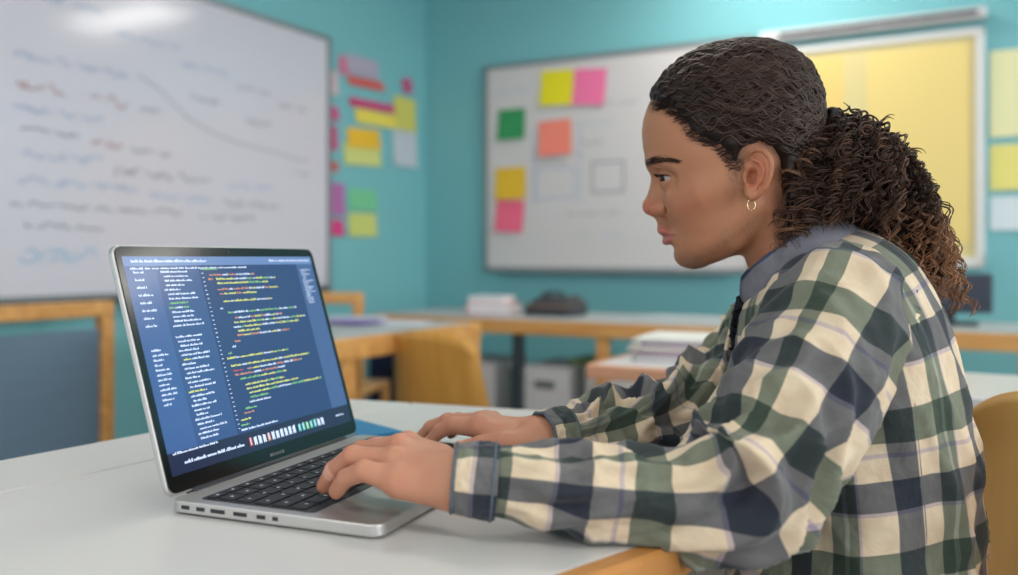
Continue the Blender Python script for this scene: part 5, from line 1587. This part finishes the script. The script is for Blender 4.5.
# dark frayed edge where the shirt front falls open below the collar
fr_pts = []
for k in range(40):
    q = k / 39; base = H2W(Q(738.5 - 3 * q + 1.5 * math.sin(q * 9), 296 + 40 * q, .012 - .006 * q)); fr_pts.append(base)
out = []
for k in range(260):
    q = r_.random() * 38; i = int(q); p = fr_pts[i] * (1 - (q - i)) + fr_pts[i + 1] * (q - i)
    d = F_ * r_.uniform(-.010, .005) + L_ * r_.uniform(.004, .026) + Z_ * r_.uniform(-.004, .004)
    S_ = [p + d * t + np.array([r_.gauss(0, .0012) for _ in range(3)]) - Z_ * .012 * t for t in np.linspace(0, 1, 7)]
    out.append(S_)
Vs, Fs = strands(np.array(out), np.full((len(out), 7), .0017), 5)
np_mesh('frayed_edge', Vs, Fs, [M_darkfray], shirt, R0)
# side seam of the torso
js = int(MT * .30)
seam = [tuple(TORSO[i, js] + L_ * .0006) for i in range(60, NT, 2)]
mb = MB().tube(seam, .0012, 6); fq = [f for f in mb.f if len(f) == 4]
np_mesh('side_seam', np.array(mb.v), np.array(fq), [M_cuffd], shirt, R0)

# ponytail lies on the shirt, the neck and the head: push hair out of them
sh_b = torso_bvh
WP = H2W(paths)
flat = WP.reshape(-1, 3)
head_b = BVHTree.FromPolygons([Vector(v) for v in Wh], [tuple(f) for f in Fh])
cap_b = BVHTree.FromPolygons([Vector(v) for v in Wc], [tuple(f) for f in Fc])
for bt_, lift in ((head_b, .0015), (cap_b, .0015)):
    for i in range(len(flat)):
        co_, no_, ix, di = bt_.find_nearest(Vector(flat[i]), .035)
        if co_ is None: continue
        if (Vector(flat[i]) - co_).dot(no_) < lift: flat[i] = np.array(co_ + no_ * (lift + .0012 * (i % 4) / 2))
for i in range(len(flat)):
    co_, no_, ix, di = sh_b.find_nearest(Vector(flat[i]), .03)
    if co_ is None: continue
    outw = Vector(flat[i]) - co_
    ctr = Vector(H2W(Q(850, 320, 0)))
    sgn = 1 if (co_ - ctr).dot(no_) > 0 else -1
    dd = outw.dot(no_) * sgn
    if dd < .0025: flat[i] = np.array(co_ + no_ * sgn * (.0025 + .001 * (i % 3)))
WP = flat.reshape(WP.shape)
Vs, Fs = strands(WP, rads, 4)
Tr = np.where(tcol[..., None] < .5, DK + (MID - DK) * tcol[..., None] * 2, MID + (TIP - MID) * (tcol[..., None] - .5) * 2)
Tr = Tr.reshape(-1, 3).repeat(4, 0)
np_mesh('ponytail', np.concatenate([Wp, Vs]), np.concatenate([Fp, Fs + len(Wp)]), [M_hair], hair_o, R0, np.concatenate([np.tile(DK * .8, (len(Wp), 1)), Tr]))

# earring
M_gold = mat('gold_earring', (214, 186, 140), .25, .9)
ce = H2W(Q(751.3, 205, .0775)); pts = [ce + .0042 * (math.cos(a) * (F_ * .9 + L_ * .25) + math.sin(a) * Z_ * 1.25) for a in np.linspace(0, 2 * math.pi, 25)]
mb = MB().tube(pts, .00065, 8, caps=False); np_mesh('earring', np.array(mb.v), np.array(mb.f), [M_gold], person, R0)

# trousers and shoes
M_tr = mat('dark_trousers', (38, 40, 48), .9, noise=.1, nscale=80)
hipc = H2W(Q(866, 660))
lo_ = np.array([-.20, .60, .03]); hi_ = np.array([.62, 1.30, .66]); st_ = .012
G_ = grid_pts(lo_, hi_, st_)
f = ell(G_, hipc + np.array([0, 0, -.03]), (.16, .185, .115))
for sg in (1, -1):
    hp = hipc + L_ * .09 * sg + np.array([0, 0, -.05]); kn = hp + F_ * .40 + Z_ * (-.02) + L_ * .03 * sg; an = kn + Z_ * (-.40) - F_ * .03; an[2] = .10
    f = smin(f, chain(G_, [hp, kn], [.088, .068]), .03); f = smin(f, chain(G_, [kn, an], [.066, .05]), .02)
    # shoe
    fo = an + F_ * .02; sh = thing('shoe', ('near' if sg > 0 else 'far') + ' side dark shoe of the seated person on the floor', 'shoe', (fo[0], fo[1], 0), math.atan2(F_[1], F_[0]))
    G2 = grid_pts(np.array([-.11, -.07, -.01]), np.array([.21, .07, .14]), .006)
    g2 = smin(chain(G2, [(-.04, 0, .045), (.06, 0, .04), (.14, 0, .03)], [.042, .042, .032]), chain(G2, [(-.03, 0, .05), (-.02, 0, .11)], [.042, .045]), .02)
    g2 = np.maximum(g2, .012 - G2[..., 2]); V2, F2 = nets(g2, np.array([-.11, -.07, -.01]), .006)
    m2 = MB(); m2.add(V2, F2.tolist()); m2.build('upper', mat('dark_shoe', (44, 44, 50), .6), sh, smooth=True)
    sp = [(x * 1.0, y) for x, y in rrect(.265, .088, .04, 6, .048, 0)]
    MB().prism(sp, .0, .016).build('sole', M_white, sh)
Vt, Ft = nets(f, lo_, st_)
np_mesh('trousers', Vt, Ft, [M_tr], person, R0)

# chair under the person
ch = thing('chair', 'orange birch plywood chair that the person sits on', 'chair')
ccx, ccy = hipc[0] - .035, hipc[1] + .01
ch.matrix_basis = Matrix.Translation((ccx, ccy, 0)) @ Matrix.Rotation(math.atan2(F_[1], F_[0]), 4, 'Z')
# local frame: +x is where the sitter faces
SZ = .455
M_seatply = wood('orange_birch', (248, 186, 104), (253, 204, 126), 2.5, axis=2, rough=.35)
nu, nv = 16, 18; P = np.zeros((nu, nv, 3))
for i in range(nu):
    for j in range(nv):
        x = -.22 + .44 * i / (nu - 1); v = j / (nv - 1) * 2 - 1; w = .20 * (1 - .12 * (1 - (i / (nu - 1))))
        P[i, j] = (x, v * w, SZ - .012 * (1 - v * v) - (.02 * max(0, i / (nu - 1) - .8) * 5) ** 1)
MB().grid(P).build('seat', M_seatply, ch, smooth=True, solid=.012)
nu, nv = 24, 30; P = np.zeros((nu, nv, 3))
for i in range(nu):
    for j in range(nv):
        q = i / (nu - 1); v = j / (nv - 1) * 2 - 1
        z = .50 + .33 * q; 
        w = .215 * (1 - .18 * (1 - q) ** 1.5) 
        # rounded corners
        vv = v * (1 - .10 * max(0, q - .82) / .18 * 1)
        P[i, j] = (-.185 - .045 * q + .055 * v * v - .02 * math.sin(q * 3.1), vv * w, z - .045 * abs(v) ** 4 * (q > .5) * (q - .5) * 2)
MB().grid(P).build('backrest', M_seatply, ch, smooth=True, solid=.014)
for sg in (-1, 1):
    MB().tube([(-.20, sg * .20, 0), (-.185, sg * .175, .40), (-.19, sg * .165, .50), (-.225, sg * .15, .66)], .013, 10).build('leg', M_greymetal, ch, smooth=True)
    MB().tube([(.20, sg * .20, 0), (.17, sg * .17, .43)], .013, 10).build('leg', M_greymetal, ch, smooth=True)
    MB().tube([(.17, sg * .17, .428), (-.185, sg * .17, .428)], .011, 8).build('side_rail', M_greymetal, ch, smooth=True)
